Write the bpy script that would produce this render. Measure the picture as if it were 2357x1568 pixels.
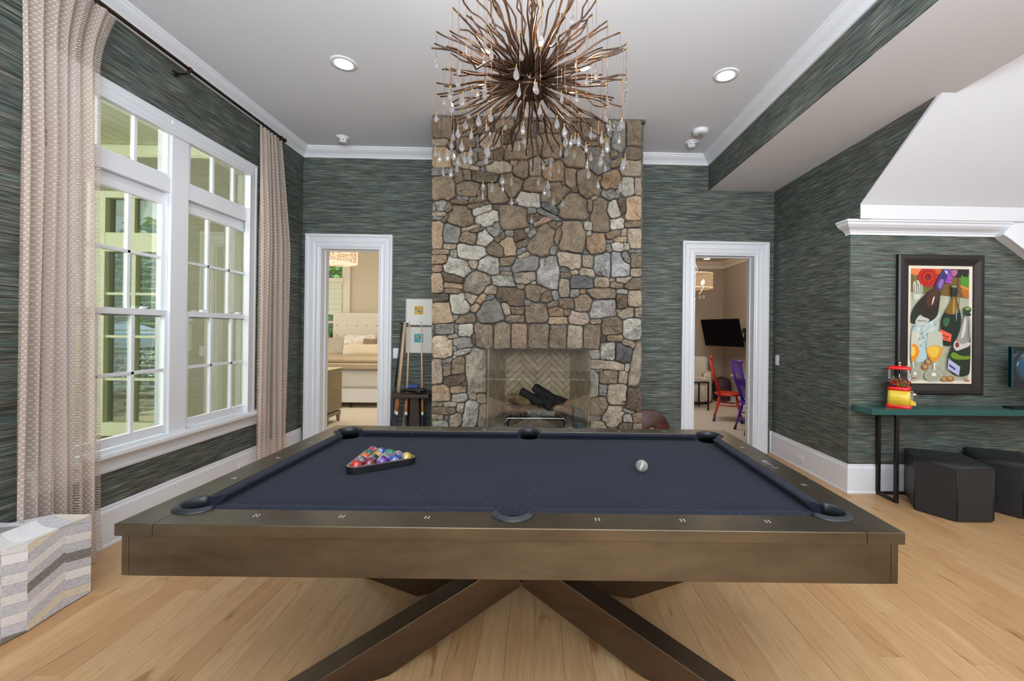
import bpy, bmesh, math, random
import numpy as np
from mathutils import Matrix, Vector
random.seed(7)
PI=math.pi
C=bpy.context.scene.collection
for o in list(bpy.data.objects): bpy.data.objects.remove(o)

# ------------------------------------------------------------------ camera
F,CX,CY=980.0,1264.85,759.70
YAW,PITCH,ROLL,CAMH=-0.0221,0.0019,0.0121,1.4332
def _rot():
    c,s=math.cos(YAW),math.sin(YAW); A=np.array([[c,s,0],[-s,c,0],[0,0,1]])
    c,s=math.cos(PITCH),math.sin(PITCH); B=np.array([[1,0,0],[0,c,s],[0,-s,c]])
    c,s=math.cos(ROLL),math.sin(ROLL); D=np.array([[c,0,s],[0,1,0],[-s,0,c]])
    return D@B@A
RT=_rot()
cam=bpy.data.cameras.new('camera'); co=bpy.data.objects.new('camera',cam); C.objects.link(co)
cam.sensor_fit='HORIZONTAL'; cam.sensor_width=36.0; cam.lens=F/2357*36
cam.shift_x=(1178.5-CX)/2357; cam.shift_y=(CY-784)/2357; cam.clip_start=0.05; cam.clip_end=200
M=Matrix.Identity(4)
for i in range(3):
    M[i][0]=RT[0][i]; M[i][1]=RT[2][i]; M[i][2]=-RT[1][i]
M[2][3]=CAMH
co.matrix_world=M
bpy.context.scene.camera=co
def U(px,py,X=None,Y=None,Z=None):
    """point of the room on the plane X=, Y= or Z= seen at a picture position"""
    d=RT.T@np.array([(px-CX)/F,1,-(py-CY)/F])
    t=X/d[0] if X is not None else (Y/d[1] if Y is not None else (Z-CAMH)/d[2])
    return (float(t*d[0]),float(t*d[1]),float(CAMH+t*d[2]))

# ------------------------------------------------------------------ light and exposure
sc=bpy.context.scene
sc.view_settings.view_transform='Standard'; sc.view_settings.look='None'
sc.view_settings.gamma=1.0; sc.view_settings.use_curve_mapping=False
sc.view_settings.exposure=0.0
sc.cycles.use_denoising=True
try: sc.cycles.denoiser='OPENIMAGEDENOISE'
except Exception: pass
sc.cycles.max_bounces=12; sc.cycles.diffuse_bounces=5; sc.cycles.glossy_bounces=4
sc.cycles.transmission_bounces=8; sc.cycles.transparent_max_bounces=24
sc.cycles.caustics_reflective=False; sc.cycles.caustics_refractive=False
sc.cycles.sample_clamp_indirect=6.0
w=bpy.data.worlds.new('sky'); sc.world=w; w.use_nodes=True
bg=w.node_tree.nodes['Background']; bg.inputs[0].default_value=(0.80,0.90,1.0,1); bg.inputs[1].default_value=1.9
sun=bpy.data.lights.new('sun','SUN'); sun.energy=3.2; sun.angle=.01; sun.color=(1,.96,.88)
so_=bpy.data.objects.new('sun',sun); C.objects.link(so_); so_.rotation_euler=Vector((.36,.12,-.92)).to_track_quat('-Z','Y').to_euler()
def area(name,loc,target,sx,sy,power,col=(1,1,1)):
    l=bpy.data.lights.new(name,'AREA'); l.shape='RECTANGLE'; l.size=sx; l.size_y=sy; l.energy=power; l.color=col
    o=bpy.data.objects.new(name,l); C.objects.link(o); o.location=loc
    o.rotation_euler=(Vector(target)-Vector(loc)).to_track_quat('-Z','Y').to_euler(); return o
def point(name,loc,power,col=(1,.8,.6),r=.03):
    l=bpy.data.lights.new(name,'POINT'); l.energy=power; l.color=col; l.shadow_soft_size=r
    o=bpy.data.objects.new(name,l); C.objects.link(o); o.location=loc; return o
area('window_daylight_behind',(0.6,-3.2,2.45),(0.6,2,1.5),7.0,1.9,225,(.89,.945,1))
area('ceiling_bounce',(0.3,-0.9,2.1),(0.3,-0.3,4),2.4,1.6,340,(.80,.885,1))
area('stairwell_daylight',(5.0,0.6,3.9),(3.4,3.2,1.2),1.6,1.6,52,(.95,.97,1))
area('porch_daylight',(-5.2,0.9,3.0),(-5.2,5.3,1.6),3.0,2.0,270,(1,1,1))
area('side_window_daylight',(-4.6,0.6,2.2),(-2.2,3.4,1.3),1.6,2.2,32,(.97,1,1))
area('bedroom_fill',(-2.2,7.0,2.9),(-3.4,8.6,.8),1.6,1.6,55,(1,.93,.83))  # added area lamp inside the bedroom, brightens the bed
area('card_room_daylight',(2.2,6.6,2.5),(3.4,8.2,.8),1.0,1.0,30,(1,.93,.86))

# ------------------------------------------------------------------ helpers
def lin(r,g,b):
    f=lambda v:(v/255/12.92 if v/255<=.04045 else ((v/255+.055)/1.055)**2.4)
    return (f(r),f(g),f(b),1)
class MB:
    def __init__(s): s.v=[]; s.f=[]; s.sm=[]
    def add(s,v,f,smooth=False):
        n=len(s.v); s.v+=[tuple(p) for p in v]; s.f+=[tuple(i+n for i in q) for q in f]; s.sm+=[smooth]*len(f); return s
    def box(s,x0,x1,y0,y1,z0,z1):
        x0,x1=sorted((x0,x1));y0,y1=sorted((y0,y1));z0,z1=sorted((z0,z1))
        return s.add([(x0,y0,z0),(x1,y0,z0),(x1,y1,z0),(x0,y1,z0),(x0,y0,z1),(x1,y0,z1),(x1,y1,z1),(x0,y1,z1)],
            [(0,3,2,1),(4,5,6,7),(0,1,5,4),(1,2,6,5),(2,3,7,6),(3,0,4,7)])
    def prism(s,poly,a,b,to=lambda u,v,t:(u,v,t),smooth=False):
        n=len(poly)
        vs=[to(u,v,a) for u,v in poly]+[to(u,v,b) for u,v in poly]
        s.add(vs,[tuple(range(n-1,-1,-1)),tuple(range(n,2*n))])
        k=len(s.v)-2*n
        for i in range(n):
            j=(i+1)%n; s.f.append((k+i,k+j,k+n+j,k+n+i)); s.sm.append(smooth)
        return s
    def tube(s,pts,r,n=8,cap=True,closed=False):
        pts=[Vector(p) for p in pts]; m=len(pts); rs=r if isinstance(r,(list,tuple)) else [r]*m
        vs=[]; up=None
        for i,p in enumerate(pts):
            if closed: t=pts[(i+1)%m]-pts[i-1]
            else: t=pts[min(i+1,m-1)]-pts[max(i-1,0)]
            t.normalize()
            if up is None:
                up=Vector((0,0,1)) if abs(t.z)<.9 else Vector((1,0,0))
            a=t.cross(up); a.normalize(); b=a.cross(t); up=b
            for k in range(n):
                an=2*PI*k/n; vs.append(p+a*(rs[i]*math.cos(an))+b*(rs[i]*math.sin(an)))
        fs=[]
        for i in range(m if closed else m-1):
            j=(i+1)%m
            for k in range(n): fs.append((i*n+k,i*n+(k+1)%n,j*n+(k+1)%n,j*n+k))
        s.add(vs,fs,True)
        if cap and not closed:
            k=len(s.v)-m*n; s.f.append(tuple(k+q for q in range(n-1,-1,-1))); s.sm.append(False)
            s.f.append(tuple(k+(m-1)*n+q for q in range(n))); s.sm.append(False)
        return s
    def lathe(s,prof,c=(0,0,0),n=24,axis='z',smooth=True,a0=0,a1=2*PI):
        full=abs(a1-a0-2*PI)<1e-6; m=len(prof); vs=[]; q=n if full else n+1
        for k in range(q):
            an=a0+(a1-a0)*k/n
            for r,h in prof:
                x,y=r*math.cos(an),r*math.sin(an)
                p={'z':(x,y,h),'y':(x,-h,y),'x':(h,x,y)}[axis]
                vs.append((c[0]+p[0],c[1]+p[1],c[2]+p[2]))
        fs=[]
        for k in range(n):
            j=(k+1)%q
            for i in range(m-1): fs.append((k*m+i,j*m+i,j*m+i+1,k*m+i+1))
        return s.add(vs,fs,smooth)
    def sphere(s,c,r,n=16,m=10,sc3=(1,1,1)):
        prof=[(max(r*math.sin(PI*i/m),1e-5),-r*math.cos(PI*i/m)) for i in range(m+1)]
        k=len(s.v); s.lathe(prof,(0,0,0),n)
        for i in range(k,len(s.v)):
            p=s.v[i]; s.v[i]=(c[0]+p[0]*sc3[0],c[1]+p[1]*sc3[1],c[2]+p[2]*sc3[2])
        return s
    def sweep(s,path,prof,to=lambda a,b,v:(a,b,v),closed=False,smooth=False,caps=True):
        """profile (u outward to the left of the path, v along the third axis) with mitred corners"""
        P=[Vector((p[0],p[1])) for p in path]; m=len(P); mit=[]
        def nrm(a,b):
            d=(b-a).normalized(); return Vector((-d.y,d.x))
        for i in range(m):
            if closed: n1=nrm(P[i-1],P[i]); n2=nrm(P[i],P[(i+1)%m])
            elif i==0: n1=n2=nrm(P[0],P[1])
            elif i==m-1: n1=n2=nrm(P[-2],P[-1])
            else: n1=nrm(P[i-1],P[i]); n2=nrm(P[i],P[i+1])
            mit.append((n1+n2)/(1+n1.dot(n2)))
        k=len(prof); vs=[]
        for i in range(m):
            for u,v in prof:
                q=P[i]+mit[i]*u; vs.append(to(q.x,q.y,v))
        fs=[]
        for i in range(m if closed else m-1):
            j=(i+1)%m
            for t in range(k):
                t2=(t+1)%k; fs.append((i*k+t,i*k+t2,j*k+t2,j*k+t))
        if caps and not closed:
            fs.append(tuple(range(k-1,-1,-1))); fs.append(tuple((m-1)*k+t for t in range(k)))
        return s.add(vs,fs,smooth)
    def xf(s,mat,start=0):
        for i in range(start,len(s.v)): s.v[i]=tuple(mat@Vector(s.v[i]))
        return s
    def mesh(s,name,mat):
        me=bpy.data.meshes.new(name); me.from_pydata(s.v,[],s.f)
        me.polygons.foreach_set('use_smooth',s.sm); me.validate(); me.update()
        bm=bmesh.new(); bm.from_mesh(me); bmesh.ops.recalc_face_normals(bm,faces=bm.faces); bm.to_mesh(me); bm.free()
        for m in (mat if isinstance(mat,(list,tuple)) else [mat]): me.materials.append(m)
        return me
    def build(s,name,mat,parent=None,bevel=0,seg=2,smooth=None):
        if smooth is not None: s.sm=[smooth]*len(s.f)
        o=bpy.data.objects.new(name,s.mesh(name,mat)); C.objects.link(o)
        if parent is not None: o.parent=parent
        if bevel:
            b=o.modifiers.new('bevel','BEVEL'); b.width=bevel; b.segments=seg; b.limit_method='ANGLE'; b.angle_limit=.6
        return o
def B(*a): return MB().box(*a)
def tag(o,label=None,cat=None,group=None,kind=None):
    if label: o['label']=label
    if cat: o['category']=cat
    if group: o['group']=group
    if kind: o['kind']=kind
    return o
def thing(name,label,cat,loc=(0,0,0),rz=0,group=None):
    o=bpy.data.objects.new(name,None); C.objects.link(o); o.location=loc; o.rotation_euler=(0,0,rz)
    o.empty_display_size=.1
    return tag(o,label,cat,group)
def struct_root(name,label,loc=(0,0,0)):
    o=bpy.data.objects.new(name,None); C.objects.link(o); o.location=loc; return tag(o,label,kind='structure')
def copy_tree(o,parent=None):
    c=o.copy(); C.objects.link(c)
    if parent: c.parent=parent
    for ch in list(o.children):
        d=ch.copy(); C.objects.link(d); d.parent=c
        for g in list(ch.children):
            e=g.copy(); C.objects.link(e); e.parent=d
    return c
def inst(name,me,parent,loc=(0,0,0),rot=(0,0,0),scale=(1,1,1)):
    o=bpy.data.objects.new(name,me); C.objects.link(o); o.parent=parent
    o.location=loc; o.rotation_euler=rot; o.scale=scale; return o

# ------------------------------------------------------------------ materials
class NT:
    def __init__(s,name):
        s.m=bpy.data.materials.new(name); s.m.use_nodes=True; s.t=s.m.node_tree; s.n=s.t.nodes; s.n.clear()
        s.out=s.n.new('ShaderNodeOutputMaterial')
    def node(s,typ,**k):
        n=s.n.new(typ)
        for a,b in k.items(): setattr(n,a,b)
        return n
    def link(s,a,b): s.t.links.new(a,b)
    def bsdf(s,col=None,rough=.5,metal=0,**k):
        p=s.node('ShaderNodeBsdfPrincipled')
        if col is not None: p.inputs['Base Color'].default_value=col
        p.inputs['Roughness'].default_value=rough; p.inputs['Metallic'].default_value=metal
        for a,b in k.items(): p.inputs[a.replace('_',' ')].default_value=b
        s.link(p.outputs[0],s.out.inputs[0]); s.p=p; return p
    def pos(s,scale=(1,1,1),rnd=0,obj=False,rot=(0,0,0)):
        if obj: src=s.node('ShaderNodeTexCoord').outputs['Object']
        else: src=s.node('ShaderNodeNewGeometry').outputs['Position']
        if rnd:
            oi=s.node('ShaderNodeObjectInfo'); mu=s.node('ShaderNodeMath',operation='MULTIPLY'); mu.inputs[1].default_value=rnd
            s.link(oi.outputs['Random'],mu.inputs[0]); ad=s.node('ShaderNodeVectorMath',operation='ADD')
            s.link(src,ad.inputs[0]); s.link(mu.outputs[0],ad.inputs[1]); src=ad.outputs[0]
        mp=s.node('ShaderNodeMapping'); mp.inputs['Scale'].default_value=scale; mp.inputs['Rotation'].default_value=rot
        s.link(src,mp.inputs['Vector']); return mp.outputs[0]
    def noise(s,vec,scale=1,detail=3,rough=.55,dist=0):
        n=s.node('ShaderNodeTexNoise'); n.inputs['Scale'].default_value=scale; n.inputs['Detail'].default_value=detail
        n.inputs['Roughness'].default_value=rough; n.inputs['Distortion'].default_value=dist
        s.link(vec,n.inputs['Vector']); return n.outputs['Fac']
    def ramp(s,fac,stops,interp='LINEAR'):
        r=s.node('ShaderNodeValToRGB'); r.color_ramp.interpolation=interp
        e=r.color_ramp.elements
        while len(e)<len(stops): e.new(.5)
        for i,(p,c) in enumerate(stops): e[i].position=p; e[i].color=c
        s.link(fac,r.inputs[0]); return r.outputs[0]
    def mix(s,fac,a,b,mode='MIX'):
        m=s.node('ShaderNodeMix',data_type='RGBA',blend_type=mode)
        for i,v in ((0,fac),(6,a),(7,b)):
            if hasattr(v,'is_linked') or hasattr(v,'links'): s.link(v,m.inputs[i])
            else: m.inputs[i].default_value=v
        return m.outputs[2]
    def math(s,op,a,b=None):
        m=s.node('ShaderNodeMath',operation=op)
        for i,v in ((0,a),(1,b)):
            if v is None: continue
            if hasattr(v,'links'): s.link(v,m.inputs[i])
            else: m.inputs[i].default_value=v
        return m.outputs[0]
    def rnd(s): return s.node('ShaderNodeObjectInfo').outputs['Random']
    def bump(s,h,strength=.3,dist=.01):
        b=s.node('ShaderNodeBump'); b.inputs['Strength'].default_value=strength; b.inputs['Distance'].default_value=dist
        s.link(h,b.inputs['Height']); s.link(b.outputs[0],s.p.inputs['Normal'])
    def col(s,c): s.link(c,s.p.inputs['Base Color'])
def plain(name,rgb,rough=.5,metal=0,**k):
    m=NT(name); m.bsdf(lin(*rgb),rough,metal,**k); return m.m
def noisy(name,a,b,scale=(8,8,8),rough=.6,metal=0,bump=0,bd=.003,detail=3,obj=False,**k):
    m=NT(name); m.bsdf(None,rough,metal,**k); f=m.noise(m.pos(scale,obj=obj),1,detail)
    m.col(m.ramp(f,[(.3,lin(*a)),(.7,lin(*b))]))
    if bump: m.bump(f,bump,bd)
    return m.m
def emit(name,rgb,s):
    m=NT(name); e=m.node('ShaderNodeEmission'); e.inputs[0].default_value=lin(*rgb); e.inputs[1].default_value=s
    m.link(e.outputs[0],m.out.inputs[0]); return m.m
def glassy(name,tint=(1,1,1),refl=1.0,rough=0.0,ior=1.45):
    m=NT(name); t=m.node('ShaderNodeBsdfTransparent'); t.inputs[0].default_value=(*tint,1)
    g=m.node('ShaderNodeBsdfGlossy'); g.inputs['Roughness'].default_value=rough
    fr=m.node('ShaderNodeFresnel'); fr.inputs[0].default_value=ior
    k=m.math('MULTIPLY',fr.outputs[0],refl); mx=m.node('ShaderNodeMixShader')
    m.link(k,mx.inputs[0]); m.link(t.outputs[0],mx.inputs[1]); m.link(g.outputs[0],mx.inputs[2]); m.link(mx.outputs[0],m.out.inputs[0])
    return m.m
M_white=plain('painted_trim',(222,225,229),.35)
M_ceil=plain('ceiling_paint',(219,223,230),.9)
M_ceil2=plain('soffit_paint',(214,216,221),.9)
M_wall=None
def wallpaper():
    m=NT('grasscloth'); m.bsdf(None,.6); m.p.inputs['Specular IOR Level'].default_value=.35
    f1=m.noise(m.pos((5,5,230)),1,2,.6); f2=m.noise(m.pos((9,9,520)),1,2,.6)
    f3=m.noise(m.pos((1.6,1.6,38)),1,2,.6); f4=m.noise(m.pos((4,4,120)),1,1,.5)
    f5=m.noise(m.pos((2.6,2.6,75)),1,2,.6)
    tone=m.ramp(f1,[(.34,lin(36,42,41)),(.44,lin(72,80,76)),(.50,lin(98,107,101)),(.57,lin(130,140,131)),(.67,lin(180,186,172))])
    hue=m.ramp(f3,[(.34,lin(78,92,92)),(.43,lin(98,102,96)),(.52,lin(112,103,86)),(.60,lin(80,98,98)),(.70,lin(116,102,88))])
    c=m.mix(.36,tone,hue); c=m.mix(.75,c,m.ramp(f5,[(.38,lin(150,150,150)),(.62,lin(255,255,255))]),'MULTIPLY'); teal=m.ramp(f4,[(.57,(0,0,0,1)),(.66,(1,1,1,1))])
    tm=m.math('MULTIPLY',teal,.38); c=m.mix(tm,c,lin(62,122,120))
    br=m.ramp(m.noise(m.pos((3,3,150)),1.13,1,.5),[(.60,(0,0,0,1)),(.68,(1,1,1,1))]); bm_=m.math('MULTIPLY',br,.5)
    c=m.mix(bm_,c,lin(126,106,82))
    dk=m.ramp(f2,[(.36,lin(120,120,120)),(.52,lin(255,255,255))]); c=m.mix(.55,c,dk,'MULTIPLY')
    m.col(c); m.bump(m.math('ADD',f1,f2),.35,.004); return m.m
M_wall=wallpaper()
def planks():
    m=NT('oak_plank'); m.bsdf(None,.38); m.p.inputs['Specular IOR Level'].default_value=.4
    v=m.pos((14,1.6,1),rnd=37); g=m.noise(v,1,5,.62,1.2); fine=m.noise(m.pos((240,6,1),rnd=11),1,3,.6)
    base=m.ramp(g,[(.25,lin(152,115,77)),(.42,lin(176,138,96)),(.58,lin(188,151,107)),(.75,lin(207,173,129))])
    tint=m.ramp(m.rnd(),[(0,lin(186,138,92)),(.25,lin(208,168,120)),(.5,lin(198,158,110)),(.75,lin(214,178,132)),(1,lin(190,146,98))])
    c=m.mix(.5,base,tint); dk=m.ramp(fine,[(.3,lin(214,205,195)),(.55,lin(255,255,255))]); c=m.mix(.6,c,dk,'MULTIPLY')
    kn=m.noise(m.pos((5,1.1,1),rnd=19),1,2,.5,2.5); kd=m.ramp(kn,[(.66,lin(255,255,255)),(.75,lin(190,160,130))]); c=m.mix(.8,c,kd,'MULTIPLY')
    m.col(c); m.bump(fine,.06,.002); return m.m
M_plank=planks()
M_floor_base=plain('subfloor',(110,80,52),.8)
M_bronze=None
def bronze(name,a,b,rough=.36):
    m=NT(name); m.bsdf(None,rough,.85); f=m.noise(m.pos((2.2,2.2,7),obj=True),1,4,.6)
    m.col(m.ramp(f,[(.25,lin(*a)),(.7,lin(*b))])); r=m.ramp(m.noise(m.pos((3,3,3),obj=True),1,2),[(.3,(rough-.03,)*3+(1,)),(.7,(rough+.05,)*3+(1,))])
    m.link(r,m.p.inputs['Roughness']); return m.m
M_bronze=bronze('antique_bronze_metal',(76,68,56),(112,102,85),.32)
M_bronze_dark=bronze('bronze_leg_metal',(74,58,44),(98,80,62),.42)
M_chand=bronze('chandelier_bronze',(58,42,34),(92,72,58),.42)
M_rod=plain('bronze_rod',(52,40,32),.4,.7)
M_iron=plain('dark_iron',(48,42,38),.45,.6)
M_chrome=plain('chrome',(205,205,210),.12,1)
M_nickel=plain('nickel_pearl_inlay',(225,225,220),.25,.3)
M_rubber=plain('black_rubber',(34,37,42),.38)
M_hole=plain('pocket_inside',(9,11,14),.6)
def felt():
    m=NT('navy_felt'); m.bsdf(None,.95); m.p.inputs['Specular IOR Level'].default_value=.15
    m.p.inputs['Sheen Weight'].default_value=.04
    f=m.noise(m.pos((420,420,420)),1,2,.7); g=m.noise(m.pos((3,3,3)),1,3)
    c=m.mix(.5,m.ramp(f,[(.35,lin(22,25,35)),(.65,lin(38,42,55))]),m.ramp(g,[(.3,lin(27,30,41)),(.7,lin(33,36,49))]))
    l=m.ramp(m.noise(m.pos((170,170,170)),1,0),[(.80,(0,0,0,1)),(.83,(1,1,1,1))]); c=m.mix(m.math('MULTIPLY',l,.5),c,lin(150,152,160))
    m.col(c); m.bump(f,.15,.001); return m.m
M_felt=felt()
M_black=plain('black_lacquer',(20,20,22),.35)
M_wood_dark=noisy('dark_stained_wood',(40,30,25),(62,48,40),(3,3,40),.4)
M_pane=glassy('window_glass',(.955,.985,.93),.7)
M_clear=glassy('clear_glass',(.97,.98,.98),1.2)
M_printglass=glassy('print_glazing',(1,1,1),.6)
M_fireglass=glassy('fire_screen_glass',(.95,.95,.94),1.0,0,1.5)
def crystal():
    m=NT('cut_crystal'); g=m.node('ShaderNodeBsdfGlass'); g.inputs['IOR'].default_value=1.5; g.inputs['Color'].default_value=(1,1,1,1)
    t=m.node('ShaderNodeBsdfTransparent'); d=m.node('ShaderNodeBsdfTranslucent'); d.inputs[0].default_value=(.95,.97,1,1)
    a=m.node('ShaderNodeMixShader'); a.inputs[0].default_value=.36; m.link(g.outputs[0],a.inputs[1]); m.link(d.outputs[0],a.inputs[2])
    m.link(a.outputs[0],m.out.inputs[0]); return m.m
M_crystal=crystal()
M_brass=plain('brass_clasp',(190,150,70),.3,.8)
M_mortar_shaded=noisy('mortar',(66,64,60),(104,101,94),(30,30,30),.95,0,.6,.01)  # mortar darkened: the shade in the gaps between stones is in its colour
# ------------------------------------------------------------------ the room shell
D,XL,XS,XR,Y2=5.062,-2.802,1.997,2.80,3.793
ZC,ZS,ZB=3.5417,3.1408,3.434
YF=-3.4; XE=5.5; WT=.2
def struct(name,mb,mat,label=None,parent=None,bevel=0):
    o=mb.build(name,mat,parent,bevel); 
    if parent is None: o['kind']='structure'
    if label: o['label']=label
    return o
# floor: oak planks running away from the camera on a sub-floor
fl=struct('floor',B(XL-.1,XE,YF,D+WT,-.12,-.016),M_floor_base,'pale oak plank floor')
pk=MB().box(-.5,.5,-.5,.5,-1,0).mesh('plank',M_plank)
pw=.127; x=XL; rng=random.Random(3); npl=0
while x<XE:
    y=-1.1-rng.random()*.5
    while y<D+.1:
        if y<-.4 : L=1.2+rng.random()*.8
        else: L=rng.choice([1.2,1.5,1.8,2.1,2.4])+rng.random()*.3
        y1=min(y+L,D+.1)
        ym=D+.1 if x<XR else Y2
        if y<ym:
            y1=min(y1,ym)
            if y1-y>.02:
                inst('plank',pk,fl,((x+pw/2),(y+y1)/2,-rng.random()*.0004),(0,0,0),(pw-.0012,y1-y-.0012,.015)); npl+=1
        y=y1
        if y>=ym: break
    x+=pw
struct('floor_behind_camera',B(XL,XE,YF,-1.0,-.016,-.0015),M_plank,'oak floor behind the camera')
# walls
OZ0,OZ1=.60,3.01
lw=MB(); x0,x1=XL-.10,XL
W1=(2.458,3.285); W2=(3.400,4.225)
lw.box(x0,x1,YF,W1[0],0,ZC+.05); lw.box(x0,x1,W2[1],D+WT,0,ZC+.05)
lw.box(x0,x1,W1[0],W2[1],0,OZ0); lw.box(x0,x1,W1[0],W2[1],OZ1,ZC+.05)
struct('wall_left',lw,M_wall,'green grasscloth wall with the double window')
DL=(-2.60,-1.892,2.385); DR=(1.835,2.585,2.378)
bw=MB(); y0,y1=D,D+.16
bw.box(XL-WT,DL[0],y0,y1,0,ZC+.05); bw.box(DL[0],DL[1],y0,y1,DL[2],ZC+.05); bw.box(DL[1],DR[0],y0,y1,0,ZC+.05)
bw.box(DR[0],DR[1],y0,y1,DR[2],ZC+.05); bw.box(DR[1],XR+.12,y0,y1,0,ZC+.05)
struct('wall_back',bw,M_wall,'green grasscloth wall behind the chimney')
# right wall: low part up to the alcove corner, upper part running on towards the camera
rw=MB(); rw.prism([(D+.02,0),(D+.02,ZS+.02),(2.93,ZS+.03),(3.68,2.584),(3.68,2.45),(Y2,2.45),(Y2,0)],XR,XR+.10,lambda u,v,t:(t,u,v))
struct('wall_right',rw,M_wall,'green grasscloth wall right of the card room door')
struct('wall_alcove',B(XR+.10,XE,Y2,Y2+.12,0,2.46),M_wall,'green grasscloth wall behind the console')
struct('wall_front',B(XL-WT,XE,YF-.1,YF,0,5.0),plain('pale_wall',(214,214,212),.9),'wall behind the camera')
struct('wall_east',B(XE,XE+.1,YF,5.2,0,5.0),plain('pale_wall_b',(214,213,210),.9),'pale stairwell wall')
struct('wall_landing',B(XR+.13,XE,5.0,5.1,2.46,5.0),plain('landing_wall',(190,187,182),.9),'grey wall beyond the stair landing')
struct('ceiling',B(XL-WT,XS+.03,YF,D+WT,ZC,ZC+.12),M_ceil,'white ceiling')
struct('ceiling_stairwell',B(XS-.1,XE,YF,5.2,4.95,5.05),M_ceil,'white ceiling over the stairs')
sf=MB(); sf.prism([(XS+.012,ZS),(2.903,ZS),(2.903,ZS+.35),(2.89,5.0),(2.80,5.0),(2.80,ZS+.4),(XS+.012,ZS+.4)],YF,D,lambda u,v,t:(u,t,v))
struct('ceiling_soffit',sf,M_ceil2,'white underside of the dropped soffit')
struct('wall_soffit',B(XS,XS+.011,YF,D,ZS-.001,ZC),M_wall,'grasscloth strip on the side of the dropped soffit')
# sloped underside of the stairs and its landing
sl=MB(); Y0s,Z0s,Y1s,Z1s=3.68,2.575,1.2,4.435
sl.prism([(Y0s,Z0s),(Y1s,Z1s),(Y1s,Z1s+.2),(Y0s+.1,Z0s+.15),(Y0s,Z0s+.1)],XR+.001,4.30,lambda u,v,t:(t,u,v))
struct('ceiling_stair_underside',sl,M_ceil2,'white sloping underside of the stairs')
struct('trim_1',B(XR+.001,4.30,3.674,Y2+.1,2.452,2.574),plain('fascia_paint',(214,215,218),.5),'white fascia of the stair landing')
ld=MB().box(4.301,XE,3.792,5.0,2.40,2.478); struct('floor_landing',ld,M_white,'white edge of the stair landing')
struct('trim_2',B(4.302,XE,3.66,3.9,2.480,2.505),plain('oak_nosing',(176,128,72),.4),'oak nosing on the landing')
struct('trim_3',MB().tube([(4.325,3.74,2.50),(4.325,3.74,2.95)],.012,8),M_iron,'dark iron baluster on the landing')
st=MB().prism([(4.12,2.335),(4.125,2.36),(4.25,2.475),(XE,2.475),(XE,1.37),(4.15,2.31)],3.70,3.79,lambda u,v,t:(u,t,v))
struct('trim_4',st,M_white,'white stair skirt board running down to the right',bevel=.003)
sk=MB().prism([(4.10,2.335),(4.16,2.30),(XE,1.33),(XE,1.37),(4.17,2.345)],3.685,3.70,lambda u,v,t:(u,t,v))
struct('trim_5',sk,M_white,'moulding along the lower edge of the skirt board')
# crown mouldings. profile: (u out from the wall, z)
def crown_prof(zt,h=.108,p=.100):
    return [(0,zt),(p,zt),(p,zt-.016),(p-.008,zt-.020),(p-.014,zt-.032),(p-.034,zt-.050),(p-.058,zt-.066),(p-.076,zt-.084),(p-.080,zt-.090),(p-.084,zt-.094),(p-.084,zt-h),(0,zt-h)]
CHX0,CHX1,CHY=-1.075,1.00,4.235
cp=crown_prof(ZC)
struct('trim_6',MB().sweep([(CHX0,D),(XL,D),(XL,YF)],cp),M_white,'white crown moulding on the left and the window wall')
struct('trim_7',MB().sweep([(XS,YF),(XS,D),(CHX1,D)],cp),M_white,'white crown moulding on the right and the soffit')
cc=[(0,2.452),(.105,2.452),(.105,2.436),(.094,2.430),(.088,2.412),(.066,2.392),(.040,2.378),(.026,2.368),(.022,2.358),(.014,2.355),(.014,2.335),(0,2.335)]
struct('trim_8',MB().sweep([(4.20,Y2),(XR,Y2),(XR,Y2+.05)],cc[::1],),M_white,'white cornice under the stair landing')
# baseboards
bp=[(0,0),(.022,0),(.022,.012),(.016,.022),(.016,.222),(.013,.232),(.008,.238),(.008,.252),(.004,.260),(0,.260)]
struct('baseboard_left',MB().sweep([(XL,D),(XL,YF)],bp),M_white,'tall white baseboard under the window')
struct('baseboard_back',MB().sweep([(CHX0,D),(-1.78,D)],bp).sweep([(1.73,D),(CHX1,D)],bp),M_white,'white baseboard beside the chimney')
struct('baseboard_right',MB().sweep([(XE,Y2),(XR,Y2),(XR,D),(2.77,D)],bp),M_white,'tall white baseboard round the alcove corner')
# door casings
def casing(name,x0,x1,zt,wd,label):
    r=struct_root(name,label,(0,0,0))
    pr=[(0,0),(0,-.014),(.014,-.020),(.030,-.014),(.048,-.014),(.060,-.022),(wd-.040,-.024),(wd-.030,-.032),(wd-.022,-.040),(wd,-.040),(wd,0)]
    MB().sweep([(x0,0),(x0,zt),(x1,zt),(x1,0)],pr,lambda a,b,v:(a,D+v,b)).build('casing',M_white,r)
    j=MB(); j.box(x0-.002,x0+.018,D-.002,D+.19,0,zt-.018); j.box(x1-.018,x1+.002,D-.002,D+.19,0,zt-.018); j.box(x0-.002,x1+.002,D-.002,D+.19,zt-.018,zt+.002)
    j.box(x0+.018,x0+.030,D+.09,D+.13,0,zt-.03); j.box(x1-.030,x1-.018,D+.09,D+.13,0,zt-.03); j.box(x0+.018,x1-.018,D+.09,D+.13,zt-.03,zt-.018)
    j.build('jamb',M_white,r,.002)
    return r
d1=casing('door_1',DL[0],DL[1],DL[2],.150,'white cased opening into the bedroom')
d2=casing('door_2',DR[0],DR[1],DR[2],.145,'white cased opening into the card room')
tag(B(DL[0]+.018,DL[0]+.021,D+.05,D+.075,.86,.93).build('strike_plate',M_nickel,d1),'brushed nickel strike plate')
tag(B(DR[1]-.021,DR[1]-.018,D+.05,D+.075,.86,.93).build('strike_plate',M_nickel,d2),'brushed nickel strike plate')
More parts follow.
